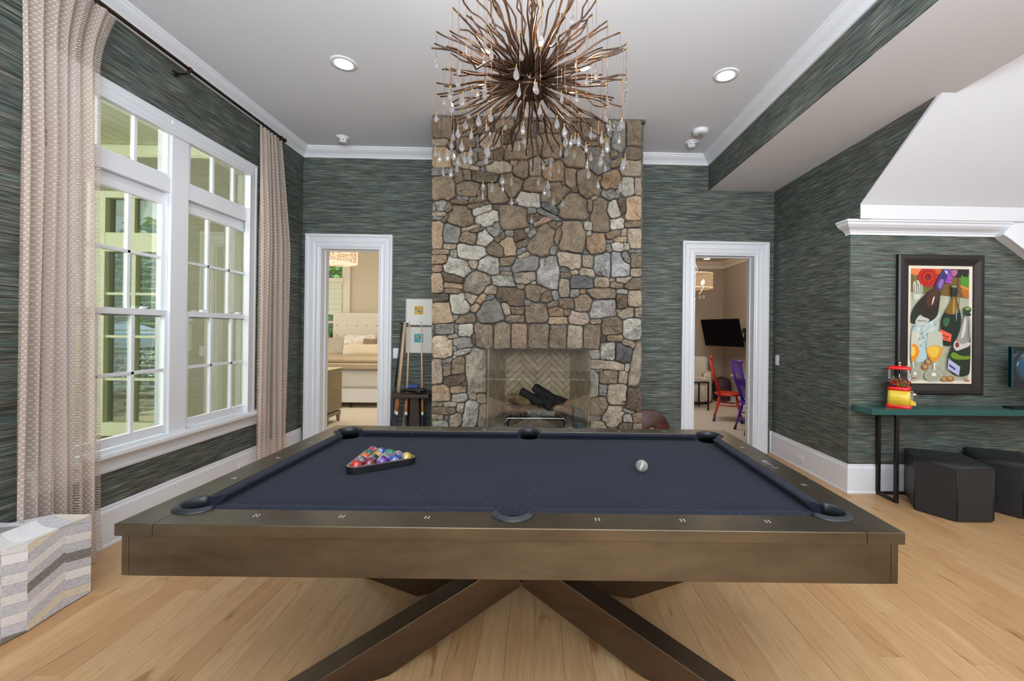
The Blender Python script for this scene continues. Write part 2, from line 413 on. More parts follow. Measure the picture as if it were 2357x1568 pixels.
# ---------------------------------------------------------------- windows
GX=-2.812
def to_l(a,b,v): return (XL+v,a,b)
hc=[(0,0),(0,.022),(.02,.026),(.03,.020),(.05,.020),(.065,.030),(.10,.034),(.115,.042),(.135,.046),(.135,0)]
struct('trim_9',MB().sweep([(W2[1],.62),(W2[1],3.005),(W1[0],3.005),(W1[0],.62)],[(u,v) for u,v in hc],to_l),M_white,'white moulded casing round the double window')
struct('trim_10',B(XL-.098,XL+.012,W1[1]+.008,W2[0]-.008,.60,3.01).box(XL,XL+.024,W1[1]-.028,W2[0]+.014,.62,3.005),M_white,'broad white mullion between the two windows',bevel=.003)
stl=MB().prism([(-.098,.605),(.070,.605),(.078,.612),(.078,.636),(.070,.644),(-.098,.650)],W1[0]-.06,W2[1]+.15,lambda u,v,t:(XL+u,t,v)); 
stl.v=[(p[0],p[1],p[2]-.022) for p in stl.v]
struct('trim_11',stl,M_white,'deep white window sill board',bevel=.004)
struct('trim_12',MB().prism([(0,.48),(.014,.48),(.018,.492),(.018,.50),(.010,.505),(.012,.56),(.03,.583),(0,.583)],W1[0]-.04,W2[1]+.13,lambda u,v,t:(XL+u,t,v)),M_white,'white apron moulding under the sill board')
def bars(mb,X,t,g,ncol,zs,mw=.024):
    (ya,yb,za,zb)=g
    for i in range(1,ncol):
        y=ya+(yb-ya)*i/ncol; mb.box(X-t,X+t,y-mw/2,y+mw/2,za,zb)
    for z in zs: mb.box(X-t,X+t,ya,yb,z-mw/2,z+mw/2)
def sash(name,parent,X,ya,yb,za,zb,stile,topr,botr,ncol,zs,nrow):
    s=MB(); t=.017
    s.box(X-t,X+t,ya,ya+stile,za,zb); s.box(X-t,X+t,yb-stile,yb,za,zb); s.box(X-t,X+t,ya+stile,yb-stile,za,za+botr); s.box(X-t,X+t,ya+stile,yb-stile,zb-topr,zb)
    g=(ya+stile,yb-stile,za+botr,zb-topr)
    f=s.build(name,M_white,parent,.002)
    m=MB(); bars(m,X,.012,g,ncol,zs); m.build('muntin',M_white,f,.003)
    zz=[g[2]]+list(zs)+[g[3]]
    for i in range(ncol):
        for j in range(len(zz)-1):
            a=g[0]+(g[1]-g[0])*i/ncol; b=g[0]+(g[1]-g[0])*(i+1)/ncol
            B(X-.003,X-.001,a+.004,b-.004,zz[j]+.004,zz[j+1]-.004).build('pane',M_pane,f)
    return f
for n,(a,b) in enumerate((W1,W2)):
    r=struct_root('window_%d'%(n+1),['window nearer the camera, half behind the long curtain','window nearer the chimney'][n])
    j=MB(); jd=.096
    j.box(XL-jd,XL+.004,a,a+.012,.62,3.005); j.box(XL-jd,XL+.004,b-.012,b,.62,3.005); j.box(XL-jd,XL+.004,a,b,2.993,3.006)
    j.box(XL-.08,XL+.016,a,b,2.435,2.545); j.box(XL-.09,XL-.05,a+.012,b-.012,.615,.640)
    j.box(XL-.028,XL-.002,b-.028,b-.012,.62,3.0); j.box(XL-.028,XL-.002,a+.012,a+.028,.62,3.0)
    j.build('frame',M_white,r,.002)
    sash('transom_sash',r,GX,a+.012,b-.012,2.548,2.990,.036,.070,.020,3,(),1)
    sash('upper_sash',r,GX-.034,a+.014,b-.014,1.500,2.433,.036,.090,.03,3,(1.945,),2)
    lo=sash('lower_sash',r,GX,a+.014,b-.014,.636,1.552,.036,.042,.062,3,(1.107,),2)
    for q in (.25,.75):
        y=a+(b-a)*q; MB().lathe([(1e-4,0),(.022,0),(.022,.008),(.012,.014),(1e-4,.016)],(GX-.004,y,1.552),14).box(GX-.012,GX+.006,y-.012,y+.035,1.564,1.572).build('sash_lock',M_white,lo)
# ---------------------------------------------------------------- porch outside the window
M_porch=plain('porch_cream_paint',(232,234,202),.6)
M_tan=noisy('tan_stucco',(150,145,124),(168,161,140),(40,40,40),.95,0,.3,.004)
YW=5.3
pc=struct_root('ceiling_porch','cream board ceiling of the porch')
bx=MB().box(-.066,.066,-2.9,2.9,-.012,.012)
pb=bx.mesh('board',M_porch)
for i in range(34): inst('board',pb,pc,(XL-.36-i*.138,2.3,3.62))
struct('trim_13',B(-7.6,XL-.2,-.8,YW+.1,3.64,3.70),M_porch,'porch roof deck')
# wing wall with its own window
wx0,wx1=-5.30,-4.60
ww=MB(); ww.box(-5.75,wx0,YW,YW+.12,-.3,3.48); ww.box(wx1,XL-.2,YW,YW+.12,-.3,3.48); ww.box(wx0,wx1,YW,YW+.12,-.3,.20); ww.box(wx0,wx1,YW,YW+.12,3.02,3.48)
struct('wall_wing',ww,M_tan,'tan stucco wall of the bedroom wing across the porch')
struct('trim_14',B(-7.6,XL-.2,YW-.06,YW+.1,3.47,3.64),M_porch,'cream frieze board under the porch ceiling')
struct('trim_15',B(-7.6,-5.55,-.9,-.7,-.3,3.7).box(-7.6,-7.3,-.9,YW,3.4,3.64),M_porch,'porch post and beam')
w3=struct_root('window_3','cream window with inside shutters in the porch wall')
f=MB(); f.box(-5.40,-5.27,YW-.04,YW+.06,.10,3.06); f.box(-4.64,-4.56,YW-.04,YW+.06,.10,3.06); f.box(-5.27,-4.64,YW-.04,YW+.06,2.98,3.06)
f.box(-5.27,-4.64,YW-.035,YW+.06,2.33,2.56); f.box(-5.42,-4.55,YW-.05,YW-.041,.10,.26); f.box(-5.27,-4.64,YW-.035,YW+.06,.10,.26); f.box(-4.99,-4.94,YW-.02,YW+.05,2.5,3.0)
f.box(-4.97,-4.92,YW-.02,YW+.05,.2,2.4)
for z in (.78,1.30,1.82): f.box(-5.3,-4.6,YW-.015,YW+.03,z-.016,z+.016)
f.build('frame',M_porch,w3,.003)
for (a,b) in ((-5.27,-4.96),(-4.94,-4.64)):
    for (z0,z1) in ((.26,2.33),(2.56,2.98)): B(a,b,YW+.02,YW+.024,z0,z1).build('pane',M_pane,w3)
sm=MB().prism([(-.035,-.010),(.035,.004),(.035,.010),(-.035,-.004)],-.42,.42,lambda u,v,t:(t,u,v)).mesh('shutter_slat',plain('shutter_white',(222,226,206),.5))
for k in range(23): inst('shutter_slat',sm,w3,(-5.03,YW+.16,.32+k*.088))
MB().box(-5.47,-5.43,YW+.13,YW+.18,.22,2.4).box(-4.65,-4.60,YW+.13,YW+.18,.22,2.4).build('shutter_frame',plain('shutter_frame_white',(222,226,206),.5),w3)
struct('floor_porch',B(-13,XL-.2,-1,YW+9,-.35,-.3),noisy('porch_paving',(150,140,122),(186,176,158),(3,3,3),.9),'porch and garden paving')
# ---------------------------------------------------------------- garden beyond
def leaf_mat(name,a,b,s=7):
    m=NT(name); m.bsdf(None,.7); f=m.noise(m.pos((s,s,s)),1,5,.7); m.col(m.ramp(f,[(.32,lin(*a)),(.5,lin(*b)),(.66,lin(190,214,120))]))
    m.bump(f,.8,.05); return m.m
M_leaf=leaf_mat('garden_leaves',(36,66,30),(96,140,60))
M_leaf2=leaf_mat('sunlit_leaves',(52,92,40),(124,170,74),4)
def foliage(name,label,cx,cy,cz,rx,ry,rz,n,size,mat,group,seed,trunk=True):
    rg=random.Random(seed); t=thing(name,label,'tree' if trunk else 'hedge',(cx,cy,0),0,group)
    mb=MB()
    for i in range(n):
        a=rg.random()*2*PI; h=rg.uniform(-1,1); r=rg.random()**.33
        s=math.sqrt(1-h*h); p=Vector((rx*r*s*math.cos(a),ry*r*s*math.sin(a),cz+rz*r*h))
        q=Matrix.Rotation(rg.random()*6.28,3,'Z')@Matrix.Rotation(rg.random()*3.1,3,'X')
        k=size*rg.uniform(.6,1.4)
        vs=[p+q@Vector(v) for v in ((-k,0,0),(0,-k*.45,.1*k),(k,0,0),(0,k*.45,-.1*k))]
        mb.add(vs,[(0,1,2,3)])
    o=mb.build('foliage',mat,t); o['kind']='stuff'
    if trunk: MB().tube([(0,0,-.3),(.05,.03,cz*.5),(0,0,cz+rz*.5)],[.13,.10,.05],8).build('trunk',noisy('bark_'+name+str(seed),(70,58,46),(110,96,80),(8,8,2),.9),t)
    return t
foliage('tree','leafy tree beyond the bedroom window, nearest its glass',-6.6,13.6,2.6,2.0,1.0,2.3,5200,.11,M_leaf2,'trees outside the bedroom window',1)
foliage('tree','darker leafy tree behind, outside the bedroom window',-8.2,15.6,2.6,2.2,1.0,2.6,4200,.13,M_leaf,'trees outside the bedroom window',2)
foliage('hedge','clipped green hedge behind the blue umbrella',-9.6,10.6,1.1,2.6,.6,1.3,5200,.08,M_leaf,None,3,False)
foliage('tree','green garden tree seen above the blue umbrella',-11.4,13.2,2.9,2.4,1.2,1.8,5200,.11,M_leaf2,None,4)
um=thing('garden_umbrella','pale blue garden umbrella seen through the porch shutters','umbrella',(-8.56,9.0,-.3))
cn=MB(); pr=[(.02,1.82),(.12,1.80),(.66,1.58),(.67,1.30)]; cn.lathe(pr,(0,0,0),8,smooth=False); cn.build('canopy',plain('blue_canvas',(186,216,250),.9),um)
MB().tube([(0,0,0),(0,0,1.8)],.02,8).build('pole',M_chrome,um)
# ---------------------------------------------------------------- curtain rod and curtains
RX=XL+.115; RZ=3.385
rd=thing('curtain_rod','long dark bronze curtain rod above the windows','curtain rod',(RX,3.24,RZ))
MB().tube([(0,-1.25,0),(0,1.24,0)],.013,12).build('pole',M_rod,rd)
MB().sphere((0,1.255,0),.022,14,8).build('finial',M_rod,rd); MB().sphere((0,-1.27,0),.022,14,8).build('finial',M_rod,rd)
for y in (-1.1,.055,1.20):
    MB().tube([(-.112,0,-.03),(-.06,0,-.035),(-.02,0,-.028),(0,0,-.012)],[.009,.008,.008,.010],8).lathe([(1e-4,-.112),(.024,-.112),(.024,-.104),(.016,-.100),(1e-4,-.099)],(0,0,-.03),16,axis='x').lathe([(.014,-.012),(.019,-.008),(.019,.008),(.014,.012)],(0,0,0),14,axis='y').xf(Matrix.Translation((0,y,0))).build('bracket',M_rod,rd)
def curtain_mat():
    m=NT('open_weave_curtain')
    uv=m.node('ShaderNodeTexCoord').outputs['UV']; sp=m.node('ShaderNodeSeparateXYZ'); m.link(uv,sp.inputs[0])
    u,v=sp.outputs[0],sp.outputs[1]   # metres of cloth
    def S(x,per,ph=0.0):
        a=m.math('MULTIPLY',x,2*PI/per)
        if ph is not 0.0: a=m.math('ADD',a,ph)
        return m.math('SINE',a)
    vr=m.math('DIVIDE',v,.0165); ur=m.math('ADD',m.math('DIVIDE',u,.026),m.math('MULTIPLY',m.math('FLOOR',vr),.5))
    du=m.math('SUBTRACT',m.math('FRACT',ur),.5); dv=m.math('SUBTRACT',m.math('FRACT',vr),.5)
    loops=m.math('SQRT',m.math('ADD',m.math('MULTIPLY',du,du),m.math('MULTIPLY',dv,dv)))   # rows of staggered loops
    hole=m.math('MULTIPLY',m.math('GREATER_THAN',loops,.33),m.math('LESS_THAN',loops,.47))
    band=m.math('GREATER_THAN',S(u,.23),.80)       # ladder stripes
    lad=m.math('MULTIPLY',band,m.math('GREATER_THAN',m.math('ABSOLUTE',S(v,.030)),.60))
    hh=m.math('MAXIMUM',m.math('MULTIPLY',hole,.42),m.math('MULTIPLY',lad,.62))
    alpha=m.math('SUBTRACT',.89,hh)
    f=m.noise(m.pos((90,90,220)),1,2)
    col=m.mix(.7,m.ramp(f,[(.3,lin(208,190,176)),(.7,lin(230,216,204))]),m.ramp(loops,[(.25,lin(232,218,206)),(.5,lin(204,186,172))]))
    d=m.node('ShaderNodeBsdfDiffuse'); t=m.node('ShaderNodeBsdfTranslucent'); m.link(col,d.inputs[0]); m.link(col,t.inputs[0])
    a=m.node('ShaderNodeMixShader'); a.inputs[0].default_value=.38; m.link(d.outputs[0],a.inputs[1]); m.link(t.outputs[0],a.inputs[2])
    tr=m.node('ShaderNodeBsdfTransparent'); b=m.node('ShaderNodeMixShader'); m.link(alpha,b.inputs[0]); m.link(tr.outputs[0],b.inputs[1]); m.link(a.outputs[0],b.inputs[2])
    m.link(b.outputs[0],m.out.inputs[0]); return m.m
M_curt=curtain_mat()
def curtain(label,y0t,y1t,y0b,y1b,zt,zb,x,nf,amp,seed,flare=0,bulge=0):
    t=thing('curtain',label,'curtain',(x,(y0t+y1t)/2,0),0,'open weave curtains at the window')
    rg=random.Random(seed); ph=[rg.uniform(-.5,.5) for _ in range(nf+2)]; av=[rg.uniform(.6,1.25) for _ in range(nf+2)]
    nu=nf*12; nv=46; vs=[]; uvs=[]; cy=(y0t+y1t)/2
    cl=(y1t-y0t)*1.9
    for j in range(nv+1):
        q=j/nv; z=zt+(zb-zt)*q
        a0=y0t+(y0b-y0t)*q**.8; a1=y1t+(y1b-y1t)*min(1,q*3)**.9 if not flare else y1t+flare*max(0,1-q*9)**1.5+(y1b-y1t)*q
        for i in range(nu+1):
            s=i/nu; k=s*nf; ki=int(k); pinch=min(1,.35+q*2.2)
            am=amp*av[ki]*pinch*(1+.25*math.sin(3*q+ki))
            yy=a0+(a1-a0)*(s+.012*math.sin(2*PI*k*1.0+PI/2+q*1.3)+.01*math.sin(5*q+ki))
            xx=am*math.sin(2*PI*k+.5*math.sin(2.2*q+ph[ki]*3))+bulge*math.sin(PI*q)*s
            if q>.97: xx+=.01
            vs.append((xx,yy-cy,z)); uvs.append((s*cl,z))
    fs=[(j*(nu+1)+i,j*(nu+1)+i+1,(j+1)*(nu+1)+i+1,(j+1)*(nu+1)+i) for j in range(nv) for i in range(nu)]
    mb=MB().add(vs,fs,True); me=bpy.data.meshes.new('drape'); me.from_pydata(mb.v,[],mb.f); me.polygons.foreach_set('use_smooth',mb.sm)
    ul=me.uv_layers.new(name='cloth')
    for p in me.polygons:
        for li in p.loop_indices: ul.data[li].uv=uvs[me.loops[li].vertex_index]
    me.materials.append(M_curt); o=bpy.data.objects.new('drape',me); C.objects.link(o); o.parent=t
    pl=MB().box(-.020,.020,-.012,.012,-.045,.03).mesh('pleat',M_curt)
    for i in range(nf):
        y=y0t+(y1t-y0t)*(i+.5)/nf-cy
        MB().tube([(.0+.02*math.cos(a),y,RZ-.002+.022*math.sin(a)) for a in [2*PI*k/12 for k in range(12)]],.0028,5,closed=True).build('ring',M_rod,t)
    return t
curtain('long beige open weave curtain at the left end of the window wall',2.235,2.635,2.245,2.672,3.37,.012,RX+.004,6,.030,5,flare=.10)
curtain('beige open weave curtain in the corner, right of the windows',4.12,4.45,4.135,4.60,3.37,.012,RX-.010,6,.034,9)
# ---------------------------------------------------------------- outlets, switches
def plate(name,label,cat,loc,nrm,horiz=False,kind='outlet',group=None):
    t=thing(name,label,cat,loc,nrm,group)   # local -Y faces the room
    wd,ht=(.118,.072) if horiz else (.072,.118)
    B(-wd/2,wd/2,-.006,0,-ht/2,ht/2).build('cover_plate',M_white,t,.002)
    if kind=='outlet':
        for s in (-1,1):
            c=(s*.024,0) if horiz else (0,s*.024)
            r=B(c[0]-.016,c[0]+.016,-.009,-.004,c[1]-.016,c[1]+.016).build('receptacle',M_white,t,.003)
            MB().box(c[0]-.008,c[0]-.006,-.0095,-.008,c[1]-.005,c[1]+.006).box(c[0]+.006,c[0]+.008,-.0095,-.008,c[1]-.005,c[1]+.006).build('slot',M_black,r)
    else:
        B(-.016,.016,-.010,-.004,-.033,.033).build('rocker',M_white,t,.002)
    return t
plate('wall_outlet','white outlet low on the baseboard beside the alcove corner','outlet',(XR-.016,4.465,.105),PI*1.5,True)
plate('wall_outlet','white outlet low on the baseboard under the window','outlet',(XL+.016,4.07,.125),PI/2,True)
plate('light_switch','white rocker switch in a grasscloth plate beside the cue rack','switch',(-1.694,D,1.147),0,False,'switch')
plate('light_switch','white rocker switch on the wall right of the card room door','switch',(XR,4.957,1.12),PI*1.5,False,'switch')
# ---------------------------------------------------------------- ceiling fittings
M_lamp=emit('lamp_glow',(255,250,238),14)
for i,(x,y) in enumerate(((-1.588,3.418),(1.493,3.443))):
    t=thing('recessed_light',['glowing recessed ceiling light left of the chandelier','glowing recessed ceiling light right of the chandelier'][i],'ceiling light',(x,y,ZC),0,'recessed lights in the ceiling')
    MB().lathe([(.066,-.001),(.069,-.008),(.098,-.006),(.101,0)],(0,0,0),36).build('trim_ring',M_white,t)
    MB().lathe([(1e-4,-.004),(.067,-.004)],(0,0,0),32).build('lens',M_lamp,t)
    l=bpy.data.lights.new('spot','SPOT'); l.energy=32; l.spot_size=2.3; l.spot_blend=.6; l.shadow_soft_size=.07; l.color=(1,.92,.82)
    lo_=bpy.data.objects.new('spot',l); C.objects.link(lo_); lo_.location=(x,y,ZC-.03)
for i,(x,y,n) in enumerate(((-2.206,4.751,0),(1.654,4.68,1))):
    t=thing('heat_detector',['small white ceiling sensor in the left back corner','small white ceiling sensor nearest the right back corner'][n],'detector',(x,y,ZC),0,'round ceiling sensors')
    MB().lathe([(.072,0),(.070,-.008),(.045,-.014),(.044,-.030),(.040,-.050),(.020,-.058),(1e-4,-.060)],(0,0,0),24).build('housing',M_white,t)
    for k in range(3): MB().sphere((-.022+.022*k,-.040,-.035),.006,8,6).build('slot',M_black,t)
t=thing('smoke_detector','round white smoke detector on the ceiling near the soffit','detector',(1.646,4.403,ZC))
MB().lathe([(.080,0),(.080,-.018),(.072,-.034),(.055,-.040),(1e-4,-.041)],(0,0,0),28).build('housing',M_white,t)
MB().box(-.02,.02,-.03,.03,-.0425,-.040).build('grille',plain('grey_plastic',(170,170,170),.6),t)
# ---------------------------------------------------------------- the stone chimney
ST="""
A 205 225 310 320 0 b;A 90 68 80 40 0 d;A 185 440 210 100 0 l;A 345 480 130 110 -30 d;A 550 210 290 290 5 b;A 385 240 50 220 0 d;A 555 470 290 210 -15 b;A 725 430 50 200 0 g
A 910 430 310 230 10 p;A 800 180 230 260 -20 d;A 1120 180 260 170 -20 b;A 1165 370 200 220 10 d;A 1370 230 250 330 15 b;A 1330 560 480 300 -5 b;A 210 650 270 310 0 o;A 395 650 80 180 0 b
A 590 660 280 190 5 b;A 700 550 170 70 -5 g;A 840 640 220 140 0 b;A 1020 620 150 180 0 b;A 560 790 400 70 12 l;A 830 735 290 80 -8 g;A 150 870 180 100 0 g;A 320 850 150 80 0 g;A 800 830 80 70 0 g
A 1020 800 380 190 5 l;A 1250 730 130 90 0 p;A 1350 840 240 290 10 b;A 1545 790 190 300 0 p;A 1570 1050 410 230 0 b;A 240 1100 330 350 0 b;A 440 930 140 220 -20 b;A 580 920 110 150 0 b
A 820 940 390 150 5 k2;A 570 1100 320 210 5 b;A 810 1140 100 160 0 b;A 745 1170 60 100 0 b;A 1010 1170 300 290 0 b;A 1190 1050 350 350 20 b;A 1440 1260 350 240 5 w;A 510 1240 180 40 5 g
A 200 1340 160 160 -30 g;A 460 1300 260 70 5 b;A 730 1270 270 90 -5 b;A 1220 1265 70 50 0 b;A 1230 1310 150 40 0 g;A 310 1385 120 140 -30 b;A 720 1340 360 90 -15 b;A 170 1465 190 60 0 l
A 475 1510 390 340 0 b;A 780 1420 330 130 -15 w;A 860 1530 340 230 -10 w;A 970 1365 80 70 0 b;A 1235 1510 400 360 0 b;A 1500 1420 130 100 -10 g;A 1520 1530 170 130 0 d;A 160 1535 160 50 0 g;A 260 1540 60 120 50 b;A 100 1380 50 120 0 g
B 60 230 100 160 0 b;B 240 220 200 180 0 b;B 200 480 350 330 0 b;B 500 330 290 290 0 d;B 790 220 300 280 0 b;B 800 460 190 60 0 b;B 840 380 160 60 0 b;B 970 430 150 180 0 b;B 1050 250 80 230 0 g
B 1190 345 200 390 0 g;B 1400 310 240 380 0 b;B 1380 600 220 190 0 b;B 560 640 310 320 0 b;B 880 700 330 420 -20 g2;B 1110 610 90 110 0 b;B 1150 745 250 90 -20 b;B 1360 815 290 220 0 l;B 150 730 190 100 -20 g
B 240 870 320 270 -10 o2;B 490 950 170 280 -5 b;B 730 1040 330 430 -15 b;B 1060 980 280 260 0 o2;B 910 960 60 80 0 b;B 1310 1080 180 280 0 w;B 1455 1080 90 250 0 p;B 260 1170 400 330 5 b;B 380 1040 60 60 0 b
B 560 1120 90 80 0 b;B 520 1360 420 380 0 b;B 830 1230 100 70 0 w;B 1020 1210 200 100 35 g;B 1110 1170 190 70 40 g;B 1175 1150 80 70 30 g;B 1220 1340 120 230 -10 d;B 1390 1380 220 350 0 o;B 1100 1400 240 260 35 w
B 920 1480 270 500 0 b;B 770 1350 80 180 0 b;B 200 1390 280 90 30 k;B 180 1490 380 60 25 g;D 90 70 240 80 -25 r;B 640 110 400 60 0 b;B 1390 85 240 40 0 g2
C 150 260 150 410 0 o;C 350 240 260 300 30 g;C 620 165 360 60 -15 l;C 715 190 200 70 -15 b;C 590 310 230 180 20 b;C 820 310 220 240 20 s;C 960 230 220 130 20 g;C 990 130 100 130 -15 g;C 1050 300 150 90 -35 b
C 1180 235 120 90 0 g;C 1330 270 160 180 0 d;C 1430 200 60 70 0 l;C 1510 240 130 80 -40 g;C 1160 440 200 280 -20 o;C 985 480 290 180 20 b;C 1360 390 150 110 -35 b;C 1345 490 150 70 -35 g;C 1390 560 170 70 -25 l
C 320 430 190 80 0 l;C 640 510 440 210 8 w;C 200 510 230 70 0 o;C 375 530 100 130 0 g;C 180 620 240 130 0 o;C 410 740 390 270 25 s;C 150 745 150 100 0 r;C 665 690 130 110 0 l;C 880 700 310 260 15 s;C 1150 645 240 130 -5 b
C 1115 750 160 70 0 g;C 1140 815 160 60 0 l;C 1410 690 420 220 -10 g;C 150 970 170 290 0 o;C 375 885 340 130 12 d;C 370 995 290 80 5 r;C 360 1070 230 70 5 b;C 710 950 400 300 -25 s2;C 1090 930 330 170 3 s;C 1400 880 310 180 0 s2
C 1520 950 80 60 0 w;C 905 1050 180 150 0 l;C 1340 1005 110 70 0 l;C 180 1165 230 120 0 k2;C 205 1390 310 320 0 o;C 460 1260 280 320 10 w;C 610 1170 180 140 25 l;C 780 1190 190 90 -45 o;C 895 1165 110 80 -20 g;C 700 1310 160 110 -40 o
C 900 1370 420 330 -20 g2;C 1215 1150 430 260 15 d;C 1040 1200 70 50 0 g;C 1125 1320 110 210 -15 l;C 1300 1350 200 110 0 b;C 1440 1240 110 90 0 g;C 1270 1470 270 110 0 b;C 560 1470 280 140 -10 b;C 410 1450 90 80 0 l;C 1560 1390 350 290 0 b;C 1560 1110 330 250 10 b
D 100 360 330 470 25 b;D 310 270 110 250 25 b;D 510 290 400 450 0 b;D 240 110 120 80 0 b;D 300 120 150 60 -35 b;D 740 140 140 120 0 w;D 755 250 90 80 0 w;D 850 400 290 330 0 o2;D 1150 110 200 160 0 w;D 1380 115 230 80 0 b
D 1100 260 220 100 -20 b;D 1255 230 80 100 0 l;D 1210 330 210 70 0 o;D 1405 320 200 300 0 l;D 1050 360 100 50 0 g;D 1160 440 180 120 10 w;D 1300 430 90 100 0 w;D 1410 490 180 50 0 g;D 1040 450 90 110 -30 g;D 230 490 110 130 20 g
D 470 640 360 240 15 l;D 740 640 170 200 0 s2;D 710 520 70 60 0 g;D 950 690 270 360 0 s3;D 1190 700 280 370 0 s3;D 1275 600 120 180 -30 g;D 1425 630 150 200 0 b;D 1435 805 160 110 0 l;D 170 800 310 480 5 s4;D 400 760 120 90 20 g
D 420 845 140 90 5 b;D 550 800 110 80 -25 l;D 730 805 250 120 10 l;D 900 820 80 60 20 b;D 650 945 340 190 0 k;D 400 1030 150 270 0 l;D 930 945 220 150 0 l;D 1250 920 240 90 0 l;D 1400 970 250 160 0 b;D 1150 985 170 100 0 b
D 1090 910 90 50 0 g;D 550 1110 140 120 0 g;D 665 1075 90 80 0 o2;D 930 1110 420 150 0 b;D 1230 1080 160 70 0 w;D 270 1130 90 140 -20 g;D 1220 1220 160 230 0 d;D 1420 1190 220 240 0 l;D 110 1150 200 180 0 b;D 230 1265 180 80 -20 b
D 440 1250 240 160 0 b;D 670 1240 290 270 -10 b;D 950 1330 430 270 -5 s4;D 280 1370 240 140 0 o2;D 440 1380 90 100 0 b;D 1290 1390 260 150 -15 l;D 1465 1380 130 150 0 l;D 600 1460 310 190 5 p;D 310 1495 290 110 0 o;D 850 1510 170 70 -5 o
D 1085 1575 290 280 0 b;D 1385 1610 290 310 0 s;D 1180 1355 80 40 0 w
E 75 130 60 150 0 b;E 245 110 290 160 0 g;E 420 110 60 130 0 g;E 545 120 230 200 0 w;E 810 200 260 370 -2 b;E 1080 215 250 370 0 b;E 1320 215 240 370 0 r;F 30 215 310 370 5 b;F 310 225 270 350 5 b;F 545 230 240 350 0 l;F 790 225 250 370 0 b
E 200 370 330 330 0 q;E 360 220 170 60 -10 l;E 510 310 290 160 0 g;E 665 260 60 140 0 b;E 395 390 60 80 0 g;E 510 440 270 80 -15 w;E 700 710 300 650 0 s2;E 140 720 150 370 0 p;E 280 570 190 60 -20 g;E 390 510 70 40 0 w;E 285 690 120 190 0 b
E 440 640 190 260 10 b;E 400 850 300 160 -10 d;E 520 900 90 90 -40 b;E 205 1030 270 240 0 o;E 430 980 260 110 -5 o;E 455 1100 220 130 -10 w;E 650 1080 100 110 0 l;E 770 1110 130 150 0 l;E 145 1190 160 60 0 l;E 330 1190 210 80 0 w
E 245 1285 350 110 3 b;E 475 1250 110 140 0 l;E 150 1370 180 80 0 l;E 280 1390 90 90 0 g;E 400 1410 200 190 -15 l;E 620 1330 220 400 15 s;E 795 1350 120 330 0 l;E 175 1470 240 100 0 w
F 965 260 90 90 0 d;F 1120 240 240 90 -3 o;F 1020 430 220 260 0 s;F 840 470 150 120 0 w;F 1265 460 260 300 0 k;F 1330 330 230 100 20 l;F 1420 620 170 640 9 s2;F 1010 630 490 130 3 l;F 1310 660 80 120 0 w;F 1040 800 280 200 0 b
F 1240 810 150 180 0 q;F 900 710 120 50 0 g;F 820 900 130 400 0 w;F 950 990 120 170 0 g;F 1160 1050 290 310 0 l;F 1400 1125 230 340 0 d;F 890 1220 260 280 -10 b;F 1095 1370 310 310 0 l;F 1240 1180 70 50 0 w;F 1320 1290 200 50 12 g
F 1300 1400 150 120 0 w;F 1445 1380 150 150 -10 o2;F 840 1390 170 70 0 g;F 880 1495 260 120 0 l;F 1265 1500 200 110 0 b;F 1455 1510 140 100 0 l;F 1090 1545 120 30 0 w
"""
ORG={'A':(985,260),'B':(1235,260),'C':(985,500),'D':(1235,500),'E':(985,740),'F':(1235,740)}
SS=[]
for ln in ST.strip().splitlines():
    for it in ln.split(';'):
        a=it.split()
        if len(a)<7: continue
        ox,oy=ORG[a[0]]; k=250/1568
        SS.append((ox+float(a[1])*k,oy+float(a[2])*k,float(a[3])*k,float(a[4])*k,math.radians(float(a[5])),a[6]))
# two hidden courses under the picture's view of the chimney, left and right of the hearth
for i in range(7):
    for j,x in enumerate((1012,1050,1090,1385,1420,1455)):
        SS.append((x+(i%2)*5,1004+i*36,40,34,0,'lbgdsb'[(i+j)%6]))
PAL={'b':((116,98,76),(166,144,116)),'d':((92,76,60),(134,112,90)),'l':((158,138,112),(200,182,154)),'g':((128,126,118),(168,164,152)),'g2':((104,100,92),(142,136,124)),
 'w':((172,164,146),(212,204,186)),'p':((160,136,114),(192,170,150)),'o':((164,132,96),(202,172,136)),'o2':((138,106,74),(178,146,110)),'k':((82,84,86),(124,124,122)),'k2':((84,78,64),(136,126,102)),
 's':((112,108,98),(206,200,182)),'s2':((112,98,80),(190,176,152)),'s3':((120,122,122),(192,192,186)),'s4':((104,78,60),(208,206,198)),'r':((162,120,92),(196,160,130)),'q':((168,122,78),(222,206,178))}
MS={}
def _ds(c): g_=sum(c)/3; return tuple(min(255,int(x*.78+g_*.22)*1.05+3) for x in c)
PAL={k:(_ds(a),_ds(b)) for k,(a,b) in PAL.items()}
